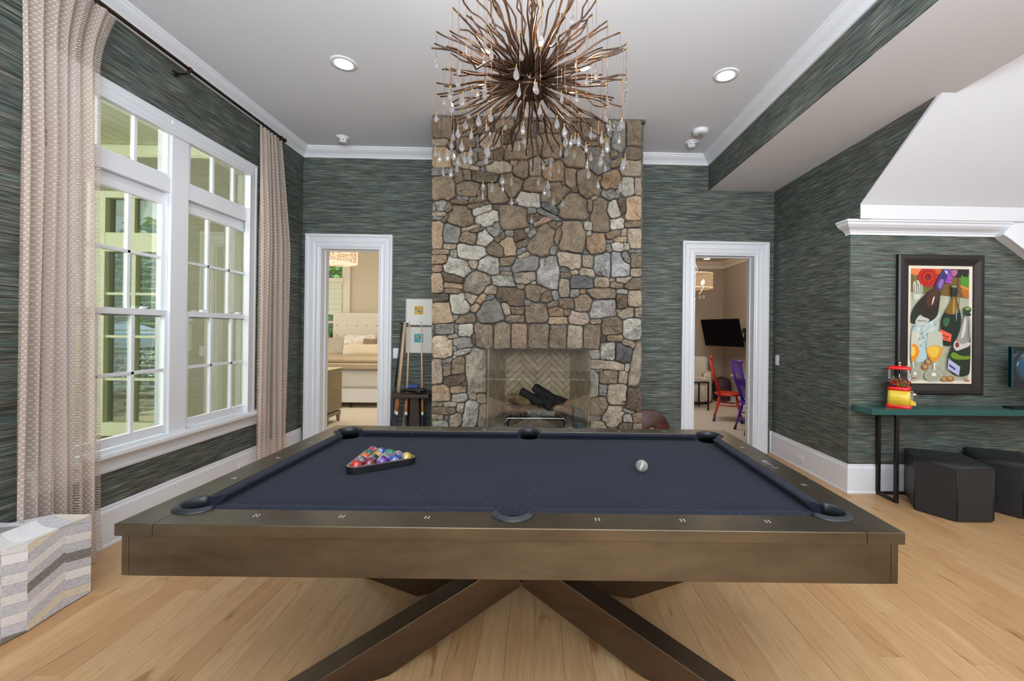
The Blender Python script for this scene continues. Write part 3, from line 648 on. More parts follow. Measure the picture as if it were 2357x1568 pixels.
for k,(a,b) in PAL.items():
    m=NT('stone_'+{'b':'brown','d':'dark_brown','l':'light_tan','g':'grey','g2':'warm_grey','w':'pale','p':'pinkish','o':'ochre','o2':'rust_brown','k':'slate','k2':'lichen','s':'speckled','s2':'speckled_tan','s3':'blue_grey','s4':'rusty_white','r':'rose','q':'cream_rust'}[k])
    m.bsdf(None,.85); m.p.inputs['Specular IOR Level'].default_value=.25
    big=m.noise(m.pos((9,9,9),rnd=50),1,4,.65,.6); fine=m.noise(m.pos((120,120,120),rnd=9),1,3,.7)
    c=m.mix(.45,m.ramp(big,[(.36,lin(*[int(x*.9) for x in a])),(.62,lin(*b))]),m.ramp(fine,[(.42,lin(*[int(x*.85) for x in a])),(.57,lin(*[min(255,int(x*1.06)) for x in b]))]))
    fl_=m.ramp(m.noise(m.pos((60,60,60),rnd=5),1,2,.8,.5),[(.60,(0,0,0,1)),(.70,(1,1,1,1))]); c=m.mix(m.math('MULTIPLY',fl_,.42),c,lin(*[min(255,x+34) for x in b]))
    dk_=m.ramp(m.noise(m.pos((26,26,26),rnd=31),1,4,.8,.8),[(.32,(1,1,1,1)),(.42,(0,0,0,1))]); c=m.mix(m.math('MULTIPLY',dk_,.5),c,lin(*[int(x*.6) for x in a]))
    vr=m.ramp(m.rnd(),[(0,lin(214,214,214)),(1,lin(255,255,255))]); c=m.mix(.8,c,vr,'MULTIPLY')
    m.col(c); h=m.math('ADD',big,m.math('MULTIPLY',fine,.35)); m.bump(h,1.0,.045); MS[k]=m.m
SA=np.array([s[:5] for s in SS])
CHY=4.235
def U4(px,py): 
    p=U(px,py,Y=CHY); return p[0],p[2]
XA,XB=994.5,1476.0; YT=272.0
def metric(px,py,idx):
    d=SA[idx]; dx=px[:,None]-d[None,:,0]; dy=py[:,None]-d[None,:,1]
    c=np.cos(d[None,:,4]); s=np.sin(d[None,:,4])
    u=np.abs(dx*c+dy*s)/(d[None,:,2]/2); v=np.abs(-dx*s+dy*c)/(d[None,:,3]/2)
    return (u**5+v**5)**.2
ch=struct_root('wall_chimney','floor to ceiling fieldstone chimney breast'); ch['kind']='structure'
FX0,FX1,FZ0,FZ1=-.515,.503,.455,1.243
CX0,CX1=-1.068,1.012
mb=MB(); yb=CHY+.012
mb.box(CX0,FX0,yb,D-.001,0,ZC); mb.box(FX1,CX1,yb,D-.001,0,ZC); mb.box(FX0,FX1,yb,D-.001,FZ1,ZC); mb.box(FX0,FX1,yb,D-.001,0,FZ0-.02)
mb.build('mortar',M_mortar_shaded,ch)
srg=random.Random(11); nst=0
for i,(cx,cy,w_,h_,an,code) in enumerate(SS):
    near=np.where((np.abs(SA[:,0]-cx)<(SA[:,2]+SA[:,3]+w_+h_)/2)&(np.abs(SA[:,1]-cy)<(SA[:,2]+SA[:,3]+w_+h_)/2))[0]
    me_i=int(np.where(near==i)[0][0]); pts=[]
    per=[]
    nx=5; 
    nx=6
    for k in range(nx): per.append((-1+2*k/nx,-1))
    for k in range(nx): per.append((1,-1+2*k/nx))
    for k in range(nx): per.append((1-2*k/nx,1))
    for k in range(nx): per.append((-1,1-2*k/nx))
    R_=np.linspace(.15,1.75,56); ux=[];uy=[]
    ca,sa=math.cos(an),math.sin(an)
    for (a,b) in per:
        X_=a*w_/2; Y_=b*h_/2; ux.append(X_*ca-Y_*sa); uy.append(X_*sa+Y_*ca)
    PX=cx+np.outer(np.array(ux),R_); PY=cy+np.outer(np.array(uy),R_)
    mt=metric(PX.ravel(),PY.ravel(),near).reshape(PX.shape+(len(near),))
    own=mt[...,me_i]; oth=np.delete(mt,me_i,axis=2).min(axis=2)
    hgt=1.22
    bad=(own>oth)|(own>hgt)|(PX<XA)|(PX>XB)|(PY<YT)
    bad|=(PX>1121.5)&(PX<1355.5)&(PY>804.5)
    poly=[]
    for q in range(len(per)):
        b_=np.argmax(bad[q]) if bad[q].any() else len(R_)-1
        rr=R_[max(b_-1,0)]; L=math.hypot(ux[q],uy[q]); gap=.35+.4*srg.random()
        k=max(rr*L-gap,.25*min(w_,h_)*.5)/L
        k*=1-.045*srg.random()**2
        corner=(abs(per[q][0])>.99 and abs(per[q][1])>.99)
        if corner: k*=.965
        poly.append((cx+ux[q]*k,cy+uy[q]*k))
    if any(math.isnan(p[0]) for p in poly): continue
    c0=U4(cx,cy); P=[U4(*p) for p in poly]; n=len(P)
    dep=srg.uniform(.026,.05) if w_*h_>350 else srg.uniform(.014,.032)
    jx=lambda s:srg.uniform(-s,s)
    vs=[];rel=[(p[0]-c0[0],p[1]-c0[1]) for p in P]
    for (x_,z_) in rel: vs.append((x_*1.0,.02,z_*1.0))
    for (x_,z_) in rel: vs.append((x_*.995+jx(.001),-dep*.5+jx(.003),z_*.995+jx(.001)))
    for (x_,z_) in rel: vs.append((x_*.93+jx(.004),-dep*.90+jx(.0045),z_*.93+jx(.004)))
    for (x_,z_) in rel: vs.append((x_*.6+jx(.010),-dep*1.0+jx(.010),z_*.6+jx(.010)))
    vs.append((0,-dep*1.02+jx(.007),0)); fs=[]
    for r_ in range(3):
        for q in range(n):
            t=(q+1)%n; fs.append((r_*n+q,r_*n+t,(r_+1)*n+t,(r_+1)*n+q))
    for q in range(n): fs.append((3*n+q,3*n+(q+1)%n,4*n))
    o=MB().add(vs,fs,False).build('stone',MS[code],ch); o.location=(c0[0],CHY,c0[1]); nst+=1
struct('trim_16',B(CX0-.01,CX1+.01,CHY-.035,D-.002,ZC-.028,ZC-.001),M_mortar_shaded,'grey mortar cap between the chimney and the ceiling')
# hearth
he=struct_root('floor_hearth','raised stone hearth in front of the firebox')
B(CX0,CX1,3.98,CHY+.015,0,FZ0-.045).build('base',M_mortar_shaded,he,.004)
B(CX0-.02,CX1+.02,3.95,4.30,FZ0-.045,FZ0).build('slab',MS['g'],he,.006)
# firebox with herringbone brick lining
fb=struct_root('wall_firebox','herringbone brick lined firebox')
BX0,BX1,BY=-.395,.352,4.80
M_grout=plain('fire_grout',(84,74,60),.95)
bd=MB(); bd.box(BX0-.03,BX1+.03,BY+.012,BY+.03,FZ0,1.45); bd.prism([(FX0-.012,CHY),(FX0+.0,CHY),(BX0-.0,BY+.012),(BX0-.03,BY+.02)],FZ0,1.45)
bd.prism([(FX1,CHY),(FX1+.012,CHY),(BX1+.03,BY+.02),(BX1,BY+.012)],FZ0,1.45)
bd.build('lining',M_grout,fb)
B(FX0-.02,FX1+.02,CHY-.01,BY+.03,FZ0-.02,FZ0).build('base',plain('firebox_floor',(186,178,160),.8),fb)
B(FX0-.02,FX1+.02,CHY+.02,BY+.03,1.45,1.48).build('throat',M_black,fb)
m=NT('fire_brick'); m.bsdf(None,.85); f_=m.noise(m.pos((14,14,14)),1,3); cbr=m.mix(.5,m.ramp(m.rnd(),[(0,lin(160,142,112)),(.5,lin(184,166,136)),(1,lin(196,180,152))]),m.ramp(f_,[(.3,lin(150,134,108)),(.7,lin(196,180,152))])); m.col(cbr); m.bump(f_,.3,.004); M_brick=m.m
def clip(poly,x0,x1,y0,y1):
    def cut(P,ax,val,sgn):
        out=[]
        for i in range(len(P)):
            a,b=P[i-1],P[i]; ia=(a[ax]-val)*sgn>=0; ib=(b[ax]-val)*sgn>=0
            if ia!=ib:
                t=(val-a[ax])/(b[ax]-a[ax]); out.append((a[0]+t*(b[0]-a[0]),a[1]+t*(b[1]-a[1])))
            if ib: out.append(b)
        return out
    for ax,val,sg in ((0,x0,1),(0,x1,-1),(1,y0,1),(1,y1,-1)):
        poly=cut(poly,ax,val,sg)
        if len(poly)<3: return []
    return poly
def herring(wd,ht,to,th=.010,W_=.058,n=4):
    cnt=0
    for j in range(-5,6):
        for i in range(-30,31):
            for typ in (0,1):
                g=.045
                q=[(i+g,i+g),(i+n-g,i+g),(i+n-g,i+1-g),(i+g,i+1-g)] if typ==0 else [(i-1+g,i+g),(i-g,i+g),(i-g,i+n-g),(i-1+g,i+n-g)]
                q=[(a+2*n*j,b) for a,b in q]; c_,s_=math.cos(PI/4),math.sin(PI/4)
                q=[((a*c_-b*s_)*W_+wd/2,(a*s_+b*c_)*W_+.1) for a,b in q]
                q=clip(q,0,wd,0,ht)
                if len(q)<3: continue
                ar=abs(sum(q[k-1][0]*q[k][1]-q[k][0]*q[k-1][1] for k in range(len(q))))/2
                if ar<2e-4: continue
                MB().prism(q,0,th,to).build('brick',M_brick,fb); cnt+=1
    return cnt
nb=herring(BX1-BX0,.97,lambda u,v,t:(BX0+u,BY+.012-t,FZ0+v))
def side(xa,xb):
    L=math.hypot(xb-xa,BY-CHY); dx,dy=(xb-xa)/L,(BY-CHY)/L; nx,ny=(dy,-dx) if xa<0 else (-dy,dx)
    return L,(lambda u,v,t:(xa+dx*u+nx*t,CHY+dy*u+ny*t,FZ0+v))
for xa,xb in ((FX0,BX0),(FX1,BX1)):
    L,fn=side(xa,xb); nb+=herring(L,.97,fn)
# glass fire screen standing on two white clips
gs=thing('glass_fire_screen','frameless clear glass fire screen standing in front of the firebox','fire screen',(0,4.12,FZ0))
B(-.55,.575,-.004,.004,.028,.845).build('glass_panel',M_fireglass,gs,.001)
for x_ in (-.385,.305): MB().prism([(-.022,0),(.022,0),(.014,.042),(-.014,.042)],-.02,.02,lambda u,v,t:(x_+u,t,v)).build('clip',plain('white_clip%d'%(x_>0),(236,236,236),.4),gs)
# gas logs
gl=thing('log_grate','black iron grate in the firebox under the gas logs','grate',(-.02,4.50,FZ0))
g_=MB()
for x_ in (-.27,-.17,-.07,.03,.13,.25): g_.tube([(x_,-.14,.125),(x_,-.14,.095),(x_,.12,.095)],.008,6)
g_.tube([(-.32,-.14,.092),(.30,-.14,.092)],.008,6).tube([(-.32,.12,.092),(.30,.12,.092)],.008,6)
for x_ in (-.30,.28):
    for y_ in (-.14,.12): g_.tube([(x_,y_,0),(x_,y_,.095)],.009,6)
g_.build('frame',M_black,gl)
MB().tube([(-.33,-.19,.02),(-.30,-.16,.085),(.27,-.16,.085),(.31,-.17,.03)],.008,6).build('gas_pipe',M_chrome,gl)
eb=thing('ember_bed','loose brown vermiculite embers under the gas logs','embers',(-.02,4.36,FZ0)); 
mb=MB(); rg=random.Random(4)
for i in range(1300):
    a=rg.uniform(-.26,.27); b=rg.uniform(-.07,.05); z=.010+.055*(1-(a/.3)**2)*rg.random()**.7*(1-abs(b+.01)/.09)
    s=rg.uniform(.004,.008); mb.sphere((a,b,z),s,5,4)
o=mb.build('ember',noisy('embers',(96,84,56),(140,126,92),(60,60,60),.9),eb); o['kind']='stuff'
M_bark=NT('log_bark'); M_bark.bsdf(None,.9); f_=M_bark.noise(M_bark.pos((7,70,70),obj=True),1,4,.7,.4); M_bark.col(M_bark.ramp(f_,[(.38,lin(52,40,32)),(.5,lin(132,110,90)),(.7,lin(174,152,128))])); M_bark.bump(f_,1.0,.02); M_bark=M_bark.m
M_char=noisy('charred_log',(14,14,15),(46,46,50),(26,26,26),.8,0,.9,.02)
M_cut=noisy('log_end',(176,112,72),(206,150,104),(30,30,30),.8)
def log(label,x,y,z,L,r,rz,ry,mat,cut=True,seed=0):
    t=thing('log',label,'log',(x,y,z),0,'gas logs in the firebox'); t.rotation_euler=(0,ry,rz)
    rg=random.Random(seed); n=14; vs=[]; m_=9
    for i in range(m_+1):
        s=-L/2+L*i/m_
        for k in range(n):
            a=2*PI*k/n; rr=r*(1+.10*math.sin(2*a+seed)+.07*math.sin(5*a+seed*2+s*9)+rg.uniform(-.05,.05))*(1 if 0<i<m_ else .93)
            vs.append((s,rr*math.cos(a),rr*math.sin(a)))
    fs=[(i*n+k,i*n+(k+1)%n,(i+1)*n+(k+1)%n,(i+1)*n+k) for i in range(m_) for k in range(n)]
    MB().add(vs,fs,True).build('bark',mat,t)
    e=MB(); e.add([vs[k] for k in range(n)],[tuple(range(n))]); e.add([vs[m_*n+k] for k in range(n)],[tuple(range(n))]); e.build('cut_end',M_cut if cut else mat,t)
    return t
LZ=FZ0+.040
log('thick brown bark log lying left across the front of the grate',-.17,4.43,LZ+.112,.36,.056,.10,.02,M_bark,True,1)
log('thick brown bark log lying right across the front of the grate',.16,4.44,LZ+.114,.36,.058,-.08,-.03,M_bark,True,2)
log('grey speckled split log in the middle of the grate front',.02,4.375,LZ+.088,.28,.034,.05,.05,noisy('ash_log',(70,66,60),(180,176,168),(60,60,60),.9,0,.8,.01),False,3)
log('ochre log end sticking out behind the left bark log',-.20,4.54,LZ+.195,.24,.052,-.3,.15,noisy('ochre_log',(100,80,54),(150,122,84),(18,18,18),.9,0,.8,.01),True,4)
log('black charred log leaning left over the pile',-.08,4.47,LZ+.235,.28,.040,-.5,.42,M_char,False,5)
log('black charred log crossing the middle of the pile',.05,4.45,LZ+.205,.27,.048,-.9,.35,M_char,False,6)
log('blackened log rising to the top of the pile',.05,4.50,LZ+.275,.26,.050,.2,.55,M_char,False,7)
log('half charred bark log on the right of the pile',.17,4.52,LZ+.205,.27,.058,-.45,.25,M_char,True,8)
vb=thing('gas_valve_box','small dark grey gas control box at the right of the firebox','control box',(.405,4.36,FZ0))
MB().prism([(-.055,0),(.055,0),(.055,.14),(.02,.175),(-.055,.185)],-.05,.07,lambda u,v,t:(u,t,v)).build('housing',plain('grey_green_metal',(62,68,68),.5),vb,.004)
B(-.03,.062,-.085,-.045,.0,.055).build('valve',plain('valve_grey',(84,90,90),.4,.4),vb,.004)
MB().tube([(-.05,.02,.16),(-.08,.01,.20),(-.06,-.01,.23),(-.045,0,.18)],.004,6).build('cable',M_black,vb)
B(-.02,.05,-.0865,-.0845,.008,.02).build('indicator',plain('blue_label',(60,110,130),.5),vb)
# ---------------------------------------------------------------- the pool table
TC=(-.0727,2.0734); TR=-.0206
pt=thing('pool_table','bronze metal pool table with navy felt in the middle of the room','pool table',(TC[0],TC[1],0),TR)
HA,HB=1.265,.7095; ZT,ZR,ZA,ZF=.80,.7607,.628,.766
WE=.120   # metal rail width up to the cushion
PC=(HA-.155,HB-.155); PR=.063; SPV=HB-.120; SPR=.056
def arc(cx,cy,r,a0,a1,n=14): return [(cx+r*math.cos(a0+(a1-a0)*i/n),cy+r*math.sin(a0+(a1-a0)*i/n)) for i in range(n+1)]
UI=HA-WE; VI=HB-WE; US=HA-.122
def rail(poly,name='rail',z0=ZR,z1=ZT,mat=M_bronze,bev=.0025):
    return MB().prism(poly,z0,z1).build(name,mat,pt,bev)
# long rails (front and back)
for sg in (-1,1):
    # corner pocket notch met from the outer rail edge
    a1=math.asin(min(1,(VI-PC[1])/PR)) if abs(VI-PC[1])<PR else PI/2
    half=[]
    # right half polygon in the +v orientation: start outer edge middle
    xs=math.sqrt(max(SPR**2-(VI-SPV)**2,0))
    xc=PC[0]-math.sqrt(max(PR**2-(VI-PC[1])**2,0))      # inner edge meets the corner circle
    vs_=PC[1]+math.sqrt(max(PR**2-(US-PC[0])**2,0))     # seam line meets the corner circle
    A0=math.atan2(VI-PC[1],xc-PC[0]); A1=math.atan2(vs_-PC[1],US-PC[0])
    s0=math.atan2(VI-SPV,xs); 
    P=[(-US,HB),(US,HB)]
    P+=[(PC[0]+PR*math.cos(t),PC[1]+PR*math.sin(t)) for t in np.linspace(A1,A0,12)]
    P+=[(SPR*math.cos(t),SPV+SPR*math.sin(t)) for t in np.linspace(s0,PI-s0,16)]
    P+=[(-PC[0]-PR*math.cos(t),PC[1]+PR*math.sin(t)) for t in np.linspace(A0,A1,12)]
    P=[(u,v*sg) for u,v in P]
    rail(P,'long_rail')
for sg in (-1,1):
    yc=PC[1]-math.sqrt(max(PR**2-(UI-PC[0])**2,0))
    A0=math.atan2(vs_-PC[1],US-PC[0]); A1=math.atan2(yc-PC[1],UI-PC[0])
    if A0<A1: A0+=2*PI
    ts=np.linspace(A0,A1,14)
    up=[(PC[0]+PR*math.cos(t),PC[1]+PR*math.sin(t)) for t in ts]
    P=[(HA,-HB),(HA,HB),(US+.0012,HB),(US+.0012,vs_)]+up[1:]+[(u,-v) for u,v in up[1:][::-1]]+[(US+.0012,-vs_),(US+.0012,-HB)]
    rail([(u*sg,v) for u,v in P],'end_rail')
# apron
for sg in (-1,1):
    y0=sg*(HB-.012); y1=sg*(HB-.040)
    MB().box(-HA+.036,HA-.036,y0,y1,ZA,ZR).build('side_apron',M_bronze,pt,.002)
    MB().box(sg*(HA-.012),sg*(HA-.035),-HB+.012,HB-.012,ZA,ZR).build('end_apron',M_bronze,pt,.003)
# bed and cloth
NU,NV=HA-.168,HB-.168
def bedpoly():
    P=[]; 
    for q,(su,sv) in enumerate(((1,1),(-1,1),(-1,-1),(1,-1))): pass
    r=PR; 
    def cor(su,sv,ent):
        cx,cy=PC[0]*su,PC[1]*sv; a=arc(PC[0],PC[1],r,math.radians(-28),math.radians(-242),14)  # from +u side round the inside to +v side
        pts=[(u*su,v*sv) for u,v in a]; return pts if ent else pts[::-1]
    E=UI+.01; Wd=VI+.01
    P+=[(E,-PC[1]+.05)]+[(E,PC[1]-.05)]
    P+=cor(1,1,True); P+=[(PC[0]-.05,Wd)]
    P+=[(SPR*math.cos(t),SPV+SPR*math.sin(t)) for t in np.linspace(0,-PI,14)]
    P+=[(-PC[0]+.05,Wd)]+cor(-1,1,False)+[(-E,PC[1]-.05),(-E,-PC[1]+.05)]+cor(-1,-1,True)+[(-PC[0]+.05,-Wd)]
    P+=[(SPR*math.cos(t),-SPV+SPR*math.sin(t)) for t in np.linspace(PI,0,14)]
    P+=[(PC[0]-.05,-Wd)]+cor(1,-1,False)
    return P
bp_=bedpoly()
MB().prism(bp_,ZF-.026,ZF).build('cloth_bed',M_felt,pt)
# cushions: profile (distance inwards from the metal rail, z)
def cushion(a,b,mi0,mi1,tr):
    """a..b along the rail at its back edge; mitre amounts at the nose"""
    n_=.048; pr=[(0,ZF-.004),(0,ZT-.002),(n_*.55,ZT+.0015),(n_-.004,ZT-.001),(n_,ZT-.006),(n_-.002,ZT-.011),(n_-.016,ZF+.002)]
    vs=[]
    for e,(x,mi) in enumerate(((a,mi0),(b,mi1))):
        for d,z in pr: vs.append(tr(x+mi*d/n_,d,z))
    k=len(pr); fs=[(t,(t+1)%k,k+(t+1)%k,k+t) for t in range(k)]+[tuple(range(k-1,-1,-1)),tuple(range(k,2*k))]
    MB().add(vs,fs).build('cushion',M_felt,pt,.0015)
xcn=PC[0]-PR+.012; 
for sv in (-1,1):
    for su in (-1,1):
        cushion(su*(SPR+.003),su*(xcn),su*.012,-su*.048,lambda x,d,z,sv=sv:(x,sv*(VI-d),z))
for su in (-1,1):
    ycn=PC[1]-PR+.012
    cushion(-ycn,ycn,.048,-.048,lambda x,d,z,su=su:(su*(UI-d),x,z))
# pockets
def pocket(cx,cy,r,a0,a1,ro):
    p=MB(); n=26
    pr=[(r-.006,ZT-.06),(r-.006,ZT+.004),(r-.001,ZT+.010),(r+.006,ZT+.011),(r+.009,ZT+.006),(ro-.004,ZT+.005),(ro,ZT+.0005),(ro-.002,ZT-.002),(r,ZT-.004)]
    k=len(pr); vs=[]
    for i in range(n+1):
        t=a0+(a1-a0)*i/n; f=min(1,min(i,n-i)/4+.25)
        for (q,z) in pr:
            qq=q if q<=r+.001 else r+(q-r)*(.45+.55*f)
            vs.append((cx+qq*math.cos(t),cy+qq*math.sin(t),z))
    fs=[(i*k+j,i*k+(j+1)%k,(i+1)*k+(j+1)%k,(i+1)*k+j) for i in range(n) for j in range(k)]+[tuple(range(k-1,-1,-1)),tuple(n*k+j for j in range(k))]
    p.add(vs,fs,True); o=p.build('pocket',M_rubber,pt)
    q=MB(); q.lathe([(r-.004,ZT-.02),(r-.004,ZF-.028)],(cx,cy,0),28,a0=a0,a1=a1); q.lathe([(r-.004,ZF-.028),(r*.93,ZT-.16),(r*.7,ZT-.185),(1e-4,ZT-.19)],(cx,cy,0),28)
    q.build('pocket_cup',M_hole,o)
pocket(0,-SPV,SPR,PI-.05+.0,2*PI+.05,.079); pocket(0,SPV,SPR,-.05,PI+.05,.079)
for su in (-1,1):
    for sv in (-1,1):
        base=math.atan2(sv,su); pocket(PC[0]*su,PC[1]*sv,PR,base-1.95,base+1.95,.084)
# sights: four small inlays each
def sight(u,v,rz):
    s=MB()
    for a,b in ((-1,-1),(1,-1),(-1,1),(1,1)):
        s.prism([(a*.0058-.0034,b*.0058),(a*.0058,b*.0058-.0034),(a*.0058+.0034,b*.0058),(a*.0058,b*.0058+.0034)],ZT-.001,ZT+.0006)
    o=s.build('sight',M_nickel,pt); o.location=(u,v,0); o.rotation_euler=(0,0,rz)
for k in (-3,-2,-1,1,2,3):
    for sv in (-1,1): sight(k*.2865,sv*(HB-.072),PI/4 if abs(k)<0 else PI/4*0+.0)
for su in (-1,1):
    for k in (-1,0,1):
        if su==1 and k==0: continue
        sight(su*(HA-.072),k*.2865,0)
tag(B(HA-.088,HA-.058,-.06,.045,ZT-.001,ZT+.001).build('nameplate',M_chrome,pt),'small silver plate on the right end rail')
MB().box(HA-.080,HA-.066,-.045,.03,ZT+.001,ZT+.0013).build('nameplate_engraving',plain('engraving',(90,90,88),.5),pt)
# legs: K shaped beams crossing under the table
PH=math.radians(25.5)
def beam(sx,sy):
    w2=.055; ph=PH
    dx,dy=sx*math.cos(ph),sy*math.sin(ph); nx,ny=-dy,dx
    low=[(.03,.225),(.615,0),(1.0,0),(1.015,.015),(.21,.315),(.03,.315)]
    up=[(.03,.315),(.21,.315),(.80,ZA-.06),(.80,ZA),(.35,ZA),(.03,.50)]
    to=lambda u,v,t:(dx*u+nx*t,dy*u+ny*t,v)
    o=MB().prism(low,-w2,w2,to).build('leg',M_bronze_dark,pt,.003)
    MB().prism(up,-w2,w2,to).build('leg_brace',M_bronze_dark,o,.003)
for sx in (-1,1):
    for sy in (-1,1): beam(sx,sy)
MB().prism([(-.065,0),(0,-.052),(.065,0),(0,.052)],.235,ZA).build('leg_hub',M_bronze_dark,pt,.002)
B(-.9,.9,-.45,.45,ZA+.005,ZF-.04).build('slate_bed',M_black,pt)
# ---------------------------------------------------------------- balls in their rack
def clear_glass(name,tint,k=.0):
    m=NT(name); p=m.bsdf((*tint,1),.03,0); p.inputs['Transmission Weight'].default_value=.92; p.inputs['IOR'].default_value=1.45; return m.m
def ballmat(name,rgb,stripe):
    m=NT('ball_'+name); m.bsdf(None,.06); m.p.inputs['Coat Weight'].default_value=.6; m.p.inputs['IOR'].default_value=1.5
    v=m.node('ShaderNodeTexCoord').outputs['Object']; sp=m.node('ShaderNodeSeparateXYZ'); m.link(v,sp.inputs[0])
    z=m.math('ABSOLUTE',sp.outputs[2]); f=m.noise(m.pos((55,55,55),obj=True),1,3,.6,1.2)
    band=m.math('LESS_THAN',z,.0115 if stripe else .020)
    clear=m.ramp(f,[(.35,lin(74,74,82)),(.55,lin(150,150,160)),(.7,lin(214,214,220))])
    colr=m.ramp(f,[(.3,lin(*[int(c*.55) for c in rgb])),(.6,lin(*rgb)),(.78,lin(*[min(255,int(c*.6+110)) for c in rgb]))])
    m.col(m.mix(band,clear,colr)); m.p.inputs['Transmission Weight'].default_value=.35
    return m.m
BR=.0286
bmesh_=MB().sphere((0,0,0),BR,28,18)
def ball(label,x,y,z,mat,rot,group,seed=0):
    t=thing('pool_ball',label,'ball',(x,y,z),0,group); me=bmesh_.mesh('ball_body',mat)
    o=bpy.data.objects.new('ball_body',me); C.objects.link(o); o.parent=t; o.rotation_euler=rot; return t
RCX,RCY=-.787,2.118; AP=[math.radians(a) for a in (-116.5,3.5,123.5)]
# rows from the near left corner; colours as in the rack, row by row
aL=Vector((math.cos(AP[0]),math.sin(AP[0]))); aR=Vector((math.cos(AP[1]),math.sin(AP[1]))); aB=Vector((math.cos(AP[2]),math.sin(AP[2])))
Rin=4*2*BR/math.sqrt(3)      # centre to a corner ball
Lp,Rp,Bp=aL*Rin,aR*Rin,aB*Rin
cols={'scarlet':(226,40,40),'violet':(112,50,150),'orange':(236,110,40),'teal':(20,110,100),'crimson':(214,40,90),'maroon':(140,20,60),'smoke':(40,40,52),'gold':(206,160,20),
      'royal_blue':(40,80,200),'purple':(110,40,160),'peach':(240,140,70),'mint':(30,190,140),'blue':(50,90,190),'coral':(240,80,70),'yellow':(232,190,50)}
order=[['scarlet'],['maroon','violet'],['purple','smoke','orange'],['blue','peach','gold','teal'],['yellow','coral','mint','royal_blue','crimson']]
desc={'scarlet':'scarlet pool ball at the near left corner of the rack','maroon':'maroon pool ball beside the scarlet one along the near side','violet':'violet striped pool ball behind the scarlet one','purple':'purple pool ball in the middle of the near side',
'smoke':'smoky black pool ball in the middle of the rack','orange':'orange pool ball on the far left side of the rack','blue':'clear pool ball with a blue swirl on the near side','peach':'clear pool ball with a peach band inside the rack','gold':'golden pool ball near the back of the rack',
'teal':'dark teal pool ball on the far left side','yellow':'yellow pool ball at the right corner of the rack','coral':'clear pool ball with a coral band next to the yellow one','mint':'clear pool ball with a mint band on the back side','royal_blue':'royal blue striped pool ball near the back corner','crimson':'crimson pool ball at the back corner of the rack'}
rg=random.Random(5)
for i,row in enumerate(order):
    for j,nm in enumerate(row):
        p=Lp+(Rp-Lp)*(i/4)*1.0
        if i: p=Lp+(Rp-Lp)*((i-j)/4)+(Bp-Lp)*(j/4)
        ball(desc[nm],RCX+p.x,RCY+p.y,ZF+BR,ballmat(nm,cols[nm],nm in('violet','royal_blue','mint','coral','peach','blue')),(rg.uniform(-1,1),rg.uniform(-1,1),rg.uniform(-3,3)),'pool balls in the rack')
mq=NT('cue_ball_clear'); t_=mq.node('ShaderNodeBsdfTransparent'); t_.inputs[0].default_value=(.97,.97,.95,1); d_=mq.node('ShaderNodeBsdfDiffuse'); d_.inputs[0].default_value=(.82,.84,.80,1)
lw_=mq.node('ShaderNodeLayerWeight'); lw_.inputs[0].default_value=.45; k_=mq.math('ADD',mq.math('MULTIPLY',lw_.outputs[1],.55),.10); a_=mq.node('ShaderNodeMixShader'); mq.link(k_,a_.inputs[0]); mq.link(t_.outputs[0],a_.inputs[1]); mq.link(d_.outputs[0],a_.inputs[2])
g_=mq.node('ShaderNodeBsdfGlossy'); g_.inputs['Roughness'].default_value=.03; fr_=mq.node('ShaderNodeFresnel'); b_=mq.node('ShaderNodeMixShader'); mq.link(fr_.outputs[0],b_.inputs[0]); mq.link(a_.outputs[0],b_.inputs[1]); mq.link(g_.outputs[0],b_.inputs[2]); mq.link(b_.outputs[0],mq.out.inputs[0])
cb=ball('clear glass cue ball alone on the right of the felt',.491,2.017,ZF+BR,mq.m,(0,0,0),None); 
MB().box(-.004,.004,-.001,.001,-.020,.020).build('streak',plain('pearl_streak',(235,225,190),.3),cb.children[0]).rotation_euler=(.2,.35,.4)
# rack frame
def rtri(Rv,rr,n=8):
    P=[]
    for k,a in enumerate(AP):
        c=Vector((math.cos(a),math.sin(a)))*Rv; P+=[(c.x+rr*math.cos(a-PI/3+2*PI/3*i/n),c.y+rr*math.sin(a-PI/3+2*PI/3*i/n)) for i in range(n+1)]
    return P
rk=thing('ball_rack','black wooden triangle rack holding fifteen pool balls on the felt','rack',(RCX,RCY,ZF))
inn=rtri(Rin,BR+.0015); out=rtri(Rin,BR+.0145); n=len(inn)
vs=[(x,y,0) for x,y in out]+[(x,y,.034) for x,y in out]+[(x,y,.034) for x,y in inn]+[(x,y,0) for x,y in inn]
fs=[(r*n+i,r*n+(i+1)%n,((r+1)%4)*n+(i+1)%n,((r+1)%4)*n+i) for r in range(4) for i in range(n)]
MB().add(vs,fs).build('frame',M_black,rk,.002)
MB().add([(x,y,.0342) for x,y in rtri(Rin,BR+.0128)]+[(x,y,.0342) for x,y in rtri(Rin,BR+.0030)],[(i,(i+1)%n,n+(i+1)%n,n+i) for i in range(n)]).build('top_edge',plain('rack_worn_edge',(120,104,88),.35),rk)
